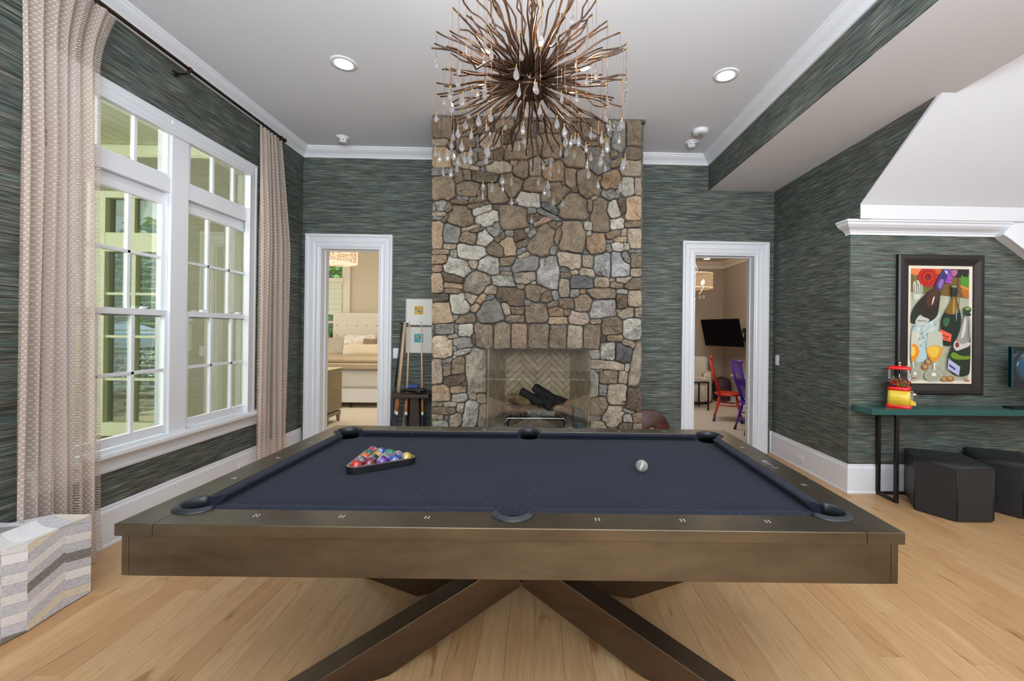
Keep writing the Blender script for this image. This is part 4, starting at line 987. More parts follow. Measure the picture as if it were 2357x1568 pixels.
# ---------------------------------------------------------------- the chandelier
HX,HY,HZ=-.062,2.10,2.665
cd=thing('chandelier','bronze starburst twig chandelier with hanging crystal drops over the pool table','chandelier',(HX,HY,HZ))
MB().sphere((0,0,0),.062,20,12,(1,1,.8)).lathe([(1e-4,-.060),(.085,-.060),(.088,-.054),(.070,-.030),(.03,-.02)],(0,0,0),28).lathe([(.09,.05),(.085,.06),(.02,.075),(.02,.05)],(0,0,0),24).build('hub',M_chand,cd)
MB().tube([(0,0,.05),(0,0,.30)],.007,8).build('stem',M_chand,cd)
chn=MB(); z=.30; k=0
while z<ZC-HZ-.03:
    q=[( .011*math.cos(t) if k%2 else 0,0 if k%2 else .011*math.cos(t),z+.019+.019*math.sin(t)*1.25) for t in [2*PI*i/12 for i in range(12)]]
    chn.tube(q,.0028,5,closed=True); z+=.034; k+=1
chn.build('chain',M_chand,cd)
MB().lathe([(.065,ZC-HZ),(.065,ZC-HZ-.012),(.05,ZC-HZ-.03),(.012,ZC-HZ-.038),(1e-4,ZC-HZ-.04)],(0,0,0),28).build('canopy',M_chand,cd)
cr=random.Random(21); tips=[]; NB=168
ga=PI*(3-math.sqrt(5))
for i in range(NB):
    h=1-2*(i+.5)/NB; h=.10+h*.86; a=ga*i+cr.uniform(-.15,.15); s=math.sqrt(1-h*h)
    Lh=cr.uniform(.40,.505); Lv=cr.uniform(.36,.46)
    if h<-.80: Lv*=.65
    if h>.80: Lv*=.80
    tip=Vector((Lh*s*math.cos(a),Lh*s*math.sin(a),Lv*h*1.0))
    d=tip.normalized(); st_=Vector((d.x*.05,d.y*.05,d.z*.04)); L=(tip-st_).length
    u_=d.orthogonal().normalized(); v_=d.cross(u_); ph=cr.random()*6; am=cr.uniform(.005,.011)*(1 if cr.random()<.85 else 2.2); fq=cr.uniform(1.5,2.6)
    pts=[]
    for k in range(11):
        q=k/10; w_=am*math.sin(2*PI*fq*q+ph)*min(1,q*2.2); w2=am*.8*math.sin(2*PI*fq*.8*q+ph*2)*min(1,q*2.2)
        pts.append(st_+(tip-st_)*q+u_*w_+v_*w2)
    MB().tube(pts,[.0058-.0022*k/10 for k in range(11)],5).build('branch',M_chand,cd); tips.append(pts[-1])
cm=MB().lathe([(1e-4,0),(.0022,-.004),(.0042,-.010),(.0088,-.022),(.0100,-.028),(.0084,-.034),(.0040,-.039),(1e-4,-.041)],(0,0,0),8,smooth=False).mesh('crystal',M_crystal)
wm=MB().tube([(0,0,0),(0,0,1)],.0007,4).mesh('wire',plain('copper_wire',(150,112,92),.4,.6))
cl=MB().tube([(0,0,.006),(0,0,-.006)],.0018,5).mesh('clasp',M_brass)
# one drop under most of the tips, the long ones lower down
ord_=sorted(range(NB),key=lambda i:(i*7919)%NB)
nc=0
for i in ord_:
    p=tips[i]
    if abs(p.x)+abs(p.y)<.10: continue
    if nc>=135: break
    rr=math.hypot(p.x,p.y)
    zt=cr.uniform(-.47,.0) if cr.random()<.86 else p.z-cr.uniform(.10,.30)
    if zt>p.z-.08: zt=p.z-cr.uniform(.08,.2)
    L=p.z-zt
    o=inst('crystal_drop',cm,cd,(p.x,p.y,zt),(cr.uniform(-.08,.08),cr.uniform(-.08,.08),cr.random()*6)); 
    s_=cr.uniform(1.0,1.35); o.scale=(s_,s_*cr.uniform(.6,1),s_)
    inst('wire',wm,cd,(p.x,p.y,zt),(0,0,0),(1,1,L)); inst('clasp',cl,cd,(p.x,p.y,p.z-.004)); inst('clasp',cl,cd,(p.x,p.y,zt+.002)); nc+=1
M_bulb=emit('bulb_glow',(255,214,160),22)
for px,py,Y in ((1246,97,1.82),(1120,120,1.93),(1345,158,1.98),(1110,198,2.2),(1315,215,2.28),(1203,240,2.42)):
    p=U(px,py,Y=Y); d=Vector((p[0]-HX,p[1]-HY,p[2]-HZ)); e=d.normalized()
    b=MB(); b.tube([e*.06,d-e*.035],.006,6); b.tube([d-e*.045,d-e*.018],.010,10); so=b.build('bulb_holder',M_chand,cd)
    q=MB(); L=.045; q.lathe([(1e-4,-.018),(.006,-.016),(.0085,-.004),(.0075,.008),(.004,.022),(1e-4,.030)],(0,0,0),12)
    q.xf(Matrix.Translation(d)@e.to_track_quat('Z','Y').to_matrix().to_4x4()); q.build('bulb',M_bulb,so)
    point('chandelier_bulb',(p[0]+e.x*.05,p[1]+e.y*.05,p[2]+e.z*.05),2.6,(1,.74,.5),.02)
# ---------------------------------------------------------------- console table with the gumball machine
M_cglass=NT('teal_console_glass'); M_cglass.bsdf(lin(40,98,92),.12); M_cglass.p.inputs['Transmission Weight'].default_value=.25; M_cglass.p.inputs['Alpha'].default_value=1; M_cglass=M_cglass.m
ct=thing('console_table','long narrow console with a thick teal glass top on bronze legs along the wall','console table',(3.9,3.61,0))
gx0=2.825
gt=MB().prism([(gx0-3.9,-.055),(1.5,-.055),(1.5,.175),(gx0-3.9,.175)],.750,.802).build('glass_top',M_cglass,ct,.002)
for xx in (3.054,5.2):
    f=MB(); x=xx-3.9
    for y in (-.04,.155): f.box(x-.014,x+.014,y-.014,y+.014,0,.750)
    f.box(x-.014,x+.014,-.04,.155,0,.026); f.build('leg_frame',M_iron,ct,.002)
MB().box(3.054-3.9,5.2-3.9,.146,.170,.0,.022).box(3.04-3.9,5.21-3.9,-.05,-.03,.728,.749).box(3.04-3.9,5.21-3.9,.14,.16,.728,.749).build('crossbar',M_iron,ct)
# gumball machine, turned 45 degrees
gm=thing('gumball_machine','red and yellow gumball machine with a clear globe on the console','gumball machine',(3.155,3.665,.802),.775)
M_red=plain('gloss_red',(224,24,20),.2,0,Coat_Weight=.5); M_yel=plain('gloss_yellow',(232,204,62),.25,0,Coat_Weight=.4)
def rrect(a,b,r,n=5):
    P=[]
    for cx,cy,t in ((a-r,b-r,0),(-a+r,b-r,PI/2),(-a+r,-b+r,PI),(a-r,-b+r,1.5*PI)): P+=[(cx+r*math.cos(t+PI/2*i/n),cy+r*math.sin(t+PI/2*i/n)) for i in range(n+1)]
    return P
def loft(secs,r=.03):
    """stack of rounded squares (half size x, half size y, z)"""
    m=MB(); P=[]; 
    for a,b,z in secs: P.append([(x,y,z) for x,y in rrect(a,b,min(r,a*.45))])
    n=len(P[0]); vs=[p for s in P for p in s]
    fs=[(i*n+k,i*n+(k+1)%n,(i+1)*n+(k+1)%n,(i+1)*n+k) for i in range(len(P)-1) for k in range(n)]
    m.add(vs,fs,True); m.f.append(tuple(range(n-1,-1,-1))); m.sm.append(False); m.f.append(tuple((len(P)-1)*n+k for k in range(n))); m.sm.append(False); return m
# local -Y is the front (it faces right and a little to the camera)
loft([(.088,.088,0),(.090,.090,.004),(.089,.089,.022),(.084,.084,.026)]).build('base_tray',M_red,gm)
loft([(.082,.082,.026),(.074,.074,.150)]).build('body',M_yel,gm)
loft([(.076,.076,.150),(.079,.079,.154),(.078,.078,.176),(.070,.070,.182)]).build('collar',M_red,gm)
loft([(.074,.074,.182),(.076,.076,.19),(.078,.078,.32),(.078,.078,.332)],.035).build('globe',M_clear,gm)
loft([(.080,.080,.332),(.082,.082,.338),(.078,.078,.350),(.060,.060,.360),(.012,.012,.364)]).build('lid',M_red,gm)
MB().lathe([(.008,.362),(.006,.374),(.011,.380),(.012,.386),(.008,.393),(1e-4,.395)],(0,0,0),14).build('lock_knob',M_chrome,gm)
MB().tube([(0,0,.182),(0,0,.335)],.004,8).build('centre_rod',M_chrome,gm)
cmn=MB().box(-.030,.030,-.096,-.074,.075,.150); cmn.build('coin_plate',M_chrome,gm,.004)
MB().lathe([(.016,.092),(.016,.108),(.012,.112),(1e-4,.113)],(0,0,.118),16,axis='y').tube([(-.022,-.116,.118),(.022,-.116,.118)],.006,8).build('turn_handle',M_chrome,gm)
MB().prism([(-.074,.072),(-.092,.070),(-.116,.026),(-.074,.026)],-.028,.028,lambda u,v,t:(t,u,v)).build('chute',M_yel,gm,.003)
MB().box(-.018,.018,-.114,-.098,.040,.062).build('chute_flap',M_chrome,gm,.002)
MB().lathe([(1e-4,0),(.014,0),(.014,.0015),(1e-4,.0015)],(0,-.0795,.255),16,axis='y').build('globe_sticker',plain('orange_sticker',(226,150,40),.4),gm)
gr=random.Random(8); gcol={'red':(206,24,30),'orange':(240,96,40),'blue':(10,110,200),'green':(20,150,50),'yellow':(240,210,40)}
gme={k:MB().sphere((0,0,0),.0072,10,7).mesh('gumball',plain('gumball_'+k,v,.25)) for k,v in gcol.items()}
names=['red','red','orange','orange','blue','green','yellow','red','orange','blue']
ca,sa=math.cos(.775),math.sin(.775)
cnt=0
for lay in range(5):
    zz=.190+.0125*lay; hw=.064
    y=-hw+(.007 if lay%2 else 0); row=0
    while y<=hw:
        x=-hw+(.0075 if (row+lay)%2 else 0)
        while x<=hw:
            edge=max(abs(x),abs(y))>hw-.014
            top=(lay==3 and gr.random()<.42) or (lay==4 and gr.random()<.10 and abs(x)<.04)
            if (lay<3 and edge and (x<-.035 or y>-.1)) or top or (lay==2 and gr.random()<.25):
                if cnt<230 and (x-y*0<=1):
                    nm=gr.choice(names); o=bpy.data.objects.new('gumball',gme[nm]); C.objects.link(o)
                    xx,yy=x+gr.uniform(-.002,.002),y+gr.uniform(-.002,.002)
                    o.location=(3.155+xx*ca-yy*sa,3.665+xx*sa+yy*ca,.802+zz+gr.uniform(-.002,.002))
                    tag(o,nm+' gumball inside the globe of the gumball machine','gumball',nm+' gumballs in the machine'); cnt+=1
            x+=.0150
        y+=.0150; row+=1
# glass sculpture at the right end of the console
sc_=thing('glass_sculpture','flat clear and blue glass sculpture on the console at the right edge','sculpture',(4.33,3.66,.802))
B(-.20,.2,-.05,.05,0,.012).build('base',M_black,sc_,.003)
MB().box(-.015,.015,-.02,.02,.012,.2).build('stem',M_iron,sc_)
B(-.19,.19,-.014,.014,.185,.54).build('slab',glassy('sculpture_glass',(.62,.86,.88),2.0),sc_,.003)
B(-.19,-.176,-.016,.016,.185,.54).build('edge',plain('dark_teal_glass_edge',(20,70,80),.1),sc_,.002)
MB().sphere((0,0,.36),.150,26,16,(.95,.20,1)).build('blue_disc',plain('blue_glass',(24,70,100),.08,0,Coat_Weight=.6),sc_)
# ---------------------------------------------------------------- black leather ottomans
M_leather=noisy('black_leather',(30,31,33),(42,43,46),(60,60,60),.42,0,.15,.002)
M_seam=plain('leather_seam',(20,20,22),.5)
V5=[(3.076,3.42),(3.208,3.19),(3.492,3.185),(3.640,3.60),(3.300,3.768)]
def otto(name,label,dx,dy):
    t=thing(name,label,'ottoman',(3.33+dx,3.45+dy,0),0,'black leather ottomans under the console')
    P=[(a-3.33,b-3.45) for a,b in V5]
    def inset(P,k): 
        cx=sum(p[0] for p in P)/5; cy=sum(p[1] for p in P)/5; return [(cx+(x-cx)*k,cy+(y-cy)*k) for x,y in P]
    MB().prism(P,.006,.415).build('body',M_leather,t,.012,3)
    n=5; Q=inset(P,.992); vs=[(x,y,.410) for x,y in Q]+[(x,y,.422) for x,y in inset(P,.97)]+[(x,y,.432) for x,y in inset(P,.6)]+[(x,y,.434) for x,y in inset(P,.2)]
    fs=[(r*n+i,r*n+(i+1)%n,(r+1)*n+(i+1)%n,(r+1)*n+i) for r in range(3) for i in range(n)]+[tuple(3*n+i for i in range(n))]
    MB().add(vs,fs,True).build('seat_top',M_leather,t)
    MB().tube([(x,y,.413) for x,y in inset(P,.998)],.0038,6,closed=True).build('piping',M_seam,t)
    for x,y in P: MB().tube([(x*.985,y*.985,.02),(x*.985,y*.985,.41)],.006,5).build('corner_seam',M_seam,t)
    B(-.1,.1,-.1,.1,0,.008).build('base',M_black,t)
    return t
otto('leather_ottoman','black leather five sided ottoman, nearer the console leg',0,0)
otto('leather_ottoman','black leather ottoman at the right edge, behind the other one',.585,.055)
# ---------------------------------------------------------------- patchwork hide ottoman, bottom left
M_hide=[]
for nm,a,b in (('grey',(160,159,162),(214,213,216)),('pale',(206,202,194),(234,230,224)),('cream',(200,186,160),(228,218,196)),('dark',(96,88,80),(140,132,122)),('white',(222,220,216),(242,240,238))):
    m=NT('cowhide_'+nm); m.bsdf(None,.75); m.p.inputs['Sheen Weight'].default_value=.3
    f=m.noise(m.pos((60,60,190),rnd=12,rot=(.5,.2,0)),1,4,.7); m.col(m.ramp(f,[(.3,lin(*a)),(.65,lin(*b))])); m.bump(f,.3,.003); M_hide.append(m.m)
ho=thing('patchwork_ottoman','grey and cream patchwork cowhide ottoman with chevron strips beside the curtain','ottoman',(-2.62,1.95,0))
HZ_=.42
EP=[(-2.392,1.62),(-2.376,1.80),(-2.388,1.95),(-2.374,2.036),(-2.393,2.212),(-2.392,2.335)]   # right side outline
body=[(x+2.62,y-1.95) for x,y in EP]+[(-2.62+2.62,2.335-1.95),(-2.72+2.62,2.235-1.95),(-2.775+2.62,2.225-1.95),(-2.775+2.62,1.62-1.95)]
MB().prism([(x*.985,y*.99) for x,y in body],.004,HZ_-.006).build('body',M_hide[0],ho)
segs=[(1.62,1.80,-1),(1.80,1.95,1),(1.95,2.036,-1),(2.036,2.212,1),(2.212,2.335,-1)]
def exq(y):
    for k in range(len(EP)-1):
        if EP[k][1]<=y<=EP[k+1][1]+1e-6:
            t=(y-EP[k][1])/(EP[k+1][1]-EP[k][1]); return EP[k][0]+(EP[k+1][0]-EP[k][0])*t
    return EP[-1][0]
seq=[0,3,0,2,0,4,0,1,3,0,2,0,1,0]
hr=random.Random(3)
for si,(ya,yb,dr) in enumerate(segs):
    h=.046; off=hr.uniform(-.02,.02); slope=(.055 if dr>0 else -.040)*(yb-ya)/.17
    k=0; z=-.10+off
    cols_=[0,1,0,2,0,4,0,3,0,1,0] if si==4 else ([4,0,2,0,1,0,3,0,1,0,2] if si==3 else [1,0,3,0,1,0,1,0,1,0,4])
    while z<HZ_+.08:
        q=[(ya,z),(yb,z+slope),(yb,z+slope+h-.0015),(ya,z+h-.0015)]
        q=clip(q,ya,yb,.006,HZ_-.002)
        if len(q)>=3:
            vs=[]; 
            for t in (0,1):
                for (y,zz) in q: vs.append((exq(y)+2.62+(.0005 if t==0 else .004),y-1.95,zz))
            n=len(q); fs=[tuple(range(n,2*n)),tuple(range(n-1,-1,-1))]+[(i,(i+1)%n,n+(i+1)%n,n+i) for i in range(n)]
            MB().add(vs,fs).build('hide_patch',M_hide[cols_[k%11]],ho)
        z+=h; k+=1
# top: two rows of curved strips
x0,x1=-2.775,-2.385
for row in (0,1):
    xa=(x0+.0) if row==0 else -2.59; xb=-2.59 if row==0 else x1
    k=0; y=1.50
    while y<2.42:
        c_=([3,0,1,0,4,0,1,0] if row==0 else [4,0,2,0,4,0,1,4])[k%8]; pts=[]
        n=8
        def fy(q,yy): return yy+(.09*(q**1.8) if row==1 else -.03*q+.02)*(1 if row else 1)
        A=[(xa+(xb-xa)*q/n,fy(1-q/n if row==0 else 1-q/n,y)) for q in range(n+1)]
        Bq=[(xa+(xb-xa)*q/n,fy(1-q/n if row==0 else 1-q/n,y+.075-.0015)) for q in range(n+1)]
        q=clip(A+Bq[::-1],x0,x1,1.62,2.228 if row==0 else 2.332)
        if len(q)>=3: MB().prism([(u+2.62,v-1.95) for u,v in q],HZ_-.005,HZ_+.002+.0006*(k%2)).build('hide_patch',M_hide[c_],ho)
        y+=.075; k+=1
# ---------------------------------------------------------------- cue rack left of the chimney
M_maple=plain('maple_cue',(214,176,140),.3); M_cuewood=noisy('cue_inlay',(170,96,40),(206,130,66),(60,60,4),.3); M_wrap=plain('cue_wrap',(34,38,52),.6); M_cuewhite=plain('cue_collar',(226,226,224),.3)
cs=thing('cue_stand','dark wood cue stand with a slanted shelf beside the chimney','cue rack',(-1.43,4.80,0))
MB().prism([(-.16,-.17),(.235,-.17),(.235,.17),(-.235,.17),(-.235,.02)],.685,.725).build('shelf',M_wood_dark,cs,.004)
MB().prism([(-.02,0),(.12,0),(.085,.685),(-.005,.685)],-.03,.12,lambda u,v,t:(u,t,v)).build('post',M_wood_dark,cs,.003)
MB().prism([(-.125,0),(-.085,0),(-.030,.685),(-.062,.685)],-.02,.10,lambda u,v,t:(u,t,v)).build('side_panel',noisy('grey_panel',(96,88,80),(120,112,102),(3,3,20),.4),cs,.003)
MB().prism([(-.24,-.16),(.24,-.16),(.24,.16),(-.24,.16)],0,.05).build('base',M_wood_dark,cs,.004)
def cue(label,x0,y0,x1,y1,z1=1.515,black=False,z0=.055):
    t=thing('pool_cue',label,'pool cue',(x0,y0,z0),0,'pool cues in the stand')
    d=Vector((x1-x0,y1-y0,z1-z0)); L=d.length; e=d.normalized()
    def seg(a,b,ra,rb,name,mat): MB().tube([e*a,e*b],[ra,rb],10).build(name,mat,t)
    if black:
        seg(0,L*.5,.013,.010,'butt',M_wrap); seg(L*.5,L-.02,.010,.0065,'shaft',M_black); seg(L-.02,L,.0065,.006,'ferrule',plain('blue_tip',(40,60,120),.6)); return t
    seg(0,L*.29,.0150,.0140,'wrap',M_wrap); seg(L*.29,L*.315,.0142,.0140,'ring',M_cuewhite); seg(L*.315,L*.435,.0135,.0115,'forearm',M_cuewood)
    seg(L*.415,L*.435,.0115,.0112,'joint',M_cuewhite); seg(L*.435,L-.025,.0110,.0064,'shaft',M_maple); seg(L-.025,L-.008,.0065,.0063,'ferrule',M_cuewhite); seg(L-.008,L,.0063,.0058,'tip',plain('leather_tip',(50,70,110),.8))
    return t
cue('black bridge stick, leftmost in the cue stand',-1.680,4.80,-1.566,4.86,1.50,True)
cue('maple pool cue, second from the left, half behind its neighbour',-1.640,4.80,-1.550,4.90)
cue('maple pool cue, third from the left in the stand',-1.60,4.73,-1.525,4.85)
cue('nearly upright maple pool cue in the middle of the stand',-1.475,4.73,-1.478,4.85)
cue('maple pool cue leaning left, rightmost in the stand',-1.275,4.73,-1.345,4.85)
t=thing('bridge_head','brass bridge head on top of the left cue sticks','bridge head',(-1.53,4.86,1.495))
MB().tube([(-.07,0,.008),(-.05,0,0),(.02,0,0),(.04,0,-.008)],.005,6).sphere((-.05,0,.002),.012,8,6).sphere((.025,0,-.002),.011,8,6).build('head',M_rod,t)
t=thing('table_brush','black and blue billiard table brush lying on the cue stand','brush',(-1.42,4.74,.725))
MB().prism([(-.07,.085),(.07,.085),(.05,.03),(-.05,.03)],-.015,.02,lambda u,v,t:(u,t+.06,v)).build('block',plain('brush_blue',(36,66,140),.5),t,.004)
B(-.035,.035,.05,.075,.055,.082).build('chalk_label',M_cuewhite,t)
MB().tube([(-.09,.0,.03),(-.02,.0,.038),(.05,0,.03),(.13,.0,.034),(.17,0,.02)],[.014,.022,.026,.024,.012],8).build('handle',M_black,t)
MB().sphere((.10,-.03,.02),.03,12,8,(1.3,1,.7)).build('strap',M_black,t)
# the two small framed prints
def print_(label,x0,x1,z0,z1,seed,cols):
    cx,cz=(x0+x1)/2,(z0+z1)/2; t=thing('framed_print',label,'framed print',(cx,D,cz),0,'small framed prints beside the chimney'); a,b=(x1-x0)/2,(z1-z0)/2
    MB().sweep([(-a,-b),(a,-b),(a,b),(-a,b)],[(0,0),(0,-.018),(.007,-.018),(.007,0)],lambda u,v,w_:(u,w_,v),closed=True).build('frame',plain('silver_frame',(170,166,158),.35,.5),t)
    B(-a+.005,a-.005,-.010,-.002,-b+.005,b-.005).build('mat_board',plain('mat_board',(240,237,228),.9),t)
    rg=random.Random(seed); m=B(-.055,.048,-.0112,-.010,-.030,.072).build('picture',plain('print_base%d'%seed,cols[0],.8),t)
    for k in range(26):
        s=rg.uniform(.008,.022); x=rg.uniform(-.050,.044-s); z=rg.uniform(-.026,.068-s)
        n=rg.choice([4,6,8]); MB().prism([(x+s/2+s/2*math.cos(2*PI*i/n),z+s/2+s/2*math.sin(2*PI*i/n)) for i in range(n)],-.0114-.0001*k,-.0112,lambda u,v,w_:(u,w_,v)).build('colour_patch',plain('patch%d_%d'%(seed,k),rg.choice(cols),.8),m)
    B(-a+.007,a-.007,-.0165,-.0155,-b+.007,b-.007).build('glazing',M_printglass,t)
print_('small framed abstract print with yellow and pink patches, upper one',-1.584,-1.272,1.478,1.792,1,[(224,186,70),(206,90,120),(240,200,90),(70,90,160),(60,130,90),(214,110,60),(190,160,200)])
print_('small framed abstract print with teal and lime patches, lower one',-1.582,-1.270,1.150,1.462,2,[(80,170,190),(170,190,60),(60,140,170),(200,70,60),(230,200,110),(60,50,80),(120,200,200)])
# round reddish board right of the chimney
t=thing('round_board','round reddish brown wooden board leaning beside the chimney','board',(1.262,4.93,.0))
MB().lathe([(1e-4,-.012),(.262,-.012),(.268,-.006),(.268,.006),(.262,.012),(1e-4,.012)],(0,0,.262),40,axis='y').build('disc',noisy('mahogany_stain',(58,22,12),(84,34,18),(3,3,26),.4),t)
MB().prism([(-.03,.28),(.10,.30),(.105,.345),(.06,.36),(-.03,.32)],-.0145,-.012,lambda u,v,w_:(u,w_,v)).build('emblem',plain('dark_emblem',(46,24,20),.6),t)
MB().prism([(.02,.30),(.07,.305),(.07,.325),(.02,.32)],-.0155,-.0145,lambda u,v,w_:(u,w_,v)).build('gold_mark',plain('gold_mark',(176,124,60),.4,.4),t)
# ---------------------------------------------------------------- the large framed still life
PXC,PZC=(3.222+4.015)/2,(.898+2.163)/2
pa=thing('framed_painting','large still life of champagne bottles and flowers in a wide dark frame','painting',(PXC,Y2,PZC))
ax,az=(4.015-3.222)/2,(2.163-.898)/2
MB().sweep([(-ax,-az),(ax,-az),(ax,az),(-ax,az)],[(0,0),(0,-.030),(.012,-.040),(.040,-.040),(.085,-.022),(.100,-.020),(.100,0)],lambda u,v,w_:(u,w_,v),closed=True).build('frame',noisy('espresso_frame',(22,17,15),(36,29,26),(20,3,3),.35),pa)
MB().sweep([(-ax+.098,-az+.098),(ax-.098,-az+.098),(ax-.098,az-.098),(-ax+.098,az-.098)],[(0,-.004),(0,-.018),(.028,-.014),(.028,-.004)],lambda u,v,w_:(u,w_,v),closed=True).build('liner',plain('linen_liner',(224,214,196),.8),pa)
QX0,QX1,QZ0,QZ1=-ax+.120,ax-.120,-az+.120,az-.120
cnv=B(QX0,QX1,-.010,-.003,QZ0,QZ1).build('canvas',noisy('painted_tabletop',(150,152,128),(196,196,172),(9,3,6),.5,obj=True),pa)
layer=[0]
def q_(x,y): return (QX0+(x-160)/(800-160)*(QX1-QX0),QZ1-(y-205)/(1395-205)*(QZ1-QZ0))
def shp(name,pts,rgb,smoothen=True,mat=None):
    layer[0]+=1; P=pts
    if smoothen and len(pts)>3:
        for _ in range(2):
            N=[]
            for i in range(len(P)):
                a,b=P[i],P[(i+1)%len(P)]; N+=[(a[0]*.75+b[0]*.25,a[1]*.75+b[1]*.25),(a[0]*.25+b[0]*.75,a[1]*.25+b[1]*.75)]
            P=N
    P=[(min(max(x,161),799),min(max(y,206),1394)) for x,y in P]
    Q=[q_(*p) for p in P]; y=-.0102-.00012*layer[0]
    return MB().prism(Q,y,y+.00011,lambda u,v,w_:(u,w_,v)).build(name,mat or plain('paint_%d'%layer[0],rgb,.45),pa)
def ell(cx,cy,rx,ry,n=20,rot=0): return [(cx+rx*math.cos(2*PI*i/n)*math.cos(rot)-ry*math.sin(2*PI*i/n)*math.sin(rot),cy+rx*math.cos(2*PI*i/n)*math.sin(rot)+ry*math.sin(2*PI*i/n)*math.cos(rot)) for i in range(n)]
shp('painted_wood',[(160,205),(800,205),(800,520),(480,490),(160,460)],(112,84,40),False)
shp('painted_wood',[(600,205),(800,205),(800,300),(640,300)],(30,24,20),False)
shp('painted_line',[(520,345),(530,345),(492,490),(484,490)],(50,36,20),False); shp('painted_line',[(676,300),(684,300),(652,500),(645,500)],(50,36,20),False); shp('painted_line',[(692,515),(698,515),(690,610),(684,610)],(70,60,50),False)
shp('painted_pot',[(705,390),(800,420),(800,520),(730,505)],(176,104,36)); shp('painted_pot',[(700,375),(800,410),(800,440),(708,405)],(206,136,60),False)
for pts in ([(710,260),(745,300),(760,400),(700,380)],[(780,270),(800,260),(800,410),(760,400)],[(735,300),(770,280),(780,400),(735,395)]): shp('painted_leaf',pts,(72,140,36))
shp('painted_vase',[(190,330),(300,340),(300,490),(215,560),(200,480)],(196,200,186)); shp('painted_stem',[(190,270),(215,280),(250,390),(235,400)],(90,130,50)); shp('painted_stem',[(295,390),(320,400),(340,450),(300,470)],(80,120,50))
for x in range(205,300,22): shp('painted_facet',[(x,370),(x+8,370),(x+14,480),(x+4,480)],(110,110,96),False)
shp('painted_flower',ell(225,240,70,42),(220,120,60)); shp('painted_flower',ell(450,235,50,36),(190,90,40)); shp('painted_flower',[(585,225),(680,215),(650,290),(600,280)],(170,100,130))
shp('painted_flower',ell(350,300,106,104,26),(176,18,14))
pr_=random.Random(2)
for r_,c_ in ((92,(206,34,20)),(70,(150,10,12)),(50,(220,60,30)),(28,(120,10,14))):
    for k in range(14):
        a=2*PI*k/14+r_; shp('painted_petal',ell(350+r_*.93*math.cos(a),300+r_*.9*math.sin(a),15,8,8,a),c_,False)
shp('painted_flower',ell(560,300,42,70,18,.35),(130,50,160))
for k in range(16): shp('painted_petal',ell(560+pr_.uniform(-30,32),300+pr_.uniform(-60,55),9,7,8),(176,96,200),False)
# first bottle lying in the ice bucket
shp('painted_bottle',[(162,690),(220,580),(330,470),(410,410),(480,440),(470,560),(455,680),(410,750),(300,790),(162,800)],(34,26,20))
shp('painted_bottle',[(330,490),(410,420),(470,445),(462,520),(400,600),(330,620)],(70,40,22)); shp('painted_bottle',[(162,720),(215,620),(250,600),(205,760),(165,798)],(18,44,30))
shp('painted_foil',[(405,400),(500,215),(560,230),(585,250),(540,300),(480,440),(440,440)],(54,44,100)); shp('painted_foil',[(440,395),(480,310),(520,330),(480,438)],(136,100,170))
shp('painted_foil',[(490,215),(580,212),(580,262),(540,290)],(88,76,140)); shp('painted_glint',[(405,500),(418,505),(395,580),(385,600),(388,560)],(226,222,214)); shp('painted_glint',[(520,230),(550,240),(545,270)],(226,220,240))
shp('painted_label',[(215,750),(262,690),(290,720),(350,735),(368,760),(300,795),(205,800)],(188,186,176)); shp('painted_lettering',[(235,755),(330,760),(330,766),(235,765)],(90,88,84),False)
# ice bucket
ice=noisy('painted_ice',(132,150,146),(214,226,220),(26,26,26),.4,obj=True)
shp('painted_ice_bucket',[(162,810),(300,805),(440,760),(480,640),(470,780),(430,900),(340,1050),(340,1180),(200,1205),(162,1180)],(0,0,0),True,ice)
shp('painted_rim',[(162,800),(300,795),(420,750),(478,650),(484,660),(425,765),(300,806),(162,812)],(176,206,198)); shp('painted_ice',[(200,1030),(330,1030),(335,1180),(215,1198)],(170,204,206))
for k in range(18):
    x,y=pr_.uniform(215,430),pr_.uniform(820,960); s=pr_.uniform(10,24); shp('painted_ice',[(x,y),(x+s,y-s*.4),(x+s*1.3,y+s*.6),(x+s*.2,y+s)],pr_.choice([(224,232,226),(106,122,118),(190,204,198)]),True)
# second bottle
shp('painted_bottle',[(595,470),(650,480),(655,560),(700,700),(695,800),(640,990),(580,1030),(500,1010),(478,850),(485,720),(590,560)],(18,34,22))
shp('painted_bottle',[(600,490),(645,500),(650,570),(690,690),(500,690),(588,560)],(124,90,24)); shp('painted_glint',[(612,520),(626,520),(628,690),(600,690)],(176,136,50)); shp('painted_glint',[(640,600),(652,640),(650,760),(640,760)],(120,150,170))
shp('painted_cap',[(585,385),(660,385),(658,500),(590,505)],(30,34,36)); shp('painted_rim',ell(621,398,42,20),(50,60,48)); shp('painted_rim',ell(621,396,28,11),(140,140,110)); shp('painted_glint',[(500,740),(560,715),(580,760),(540,830),(505,800)],(50,92,56))
shp('painted_label',[(472,845),(596,900),(588,978),(482,955)],(232,92,60),False); shp('painted_lettering',[(500,905),(570,925),(568,936),(498,915)],(120,36,30),False); shp('painted_lettering',[(520,935),(550,945),(549,955),(519,944)],(120,36,30),False)
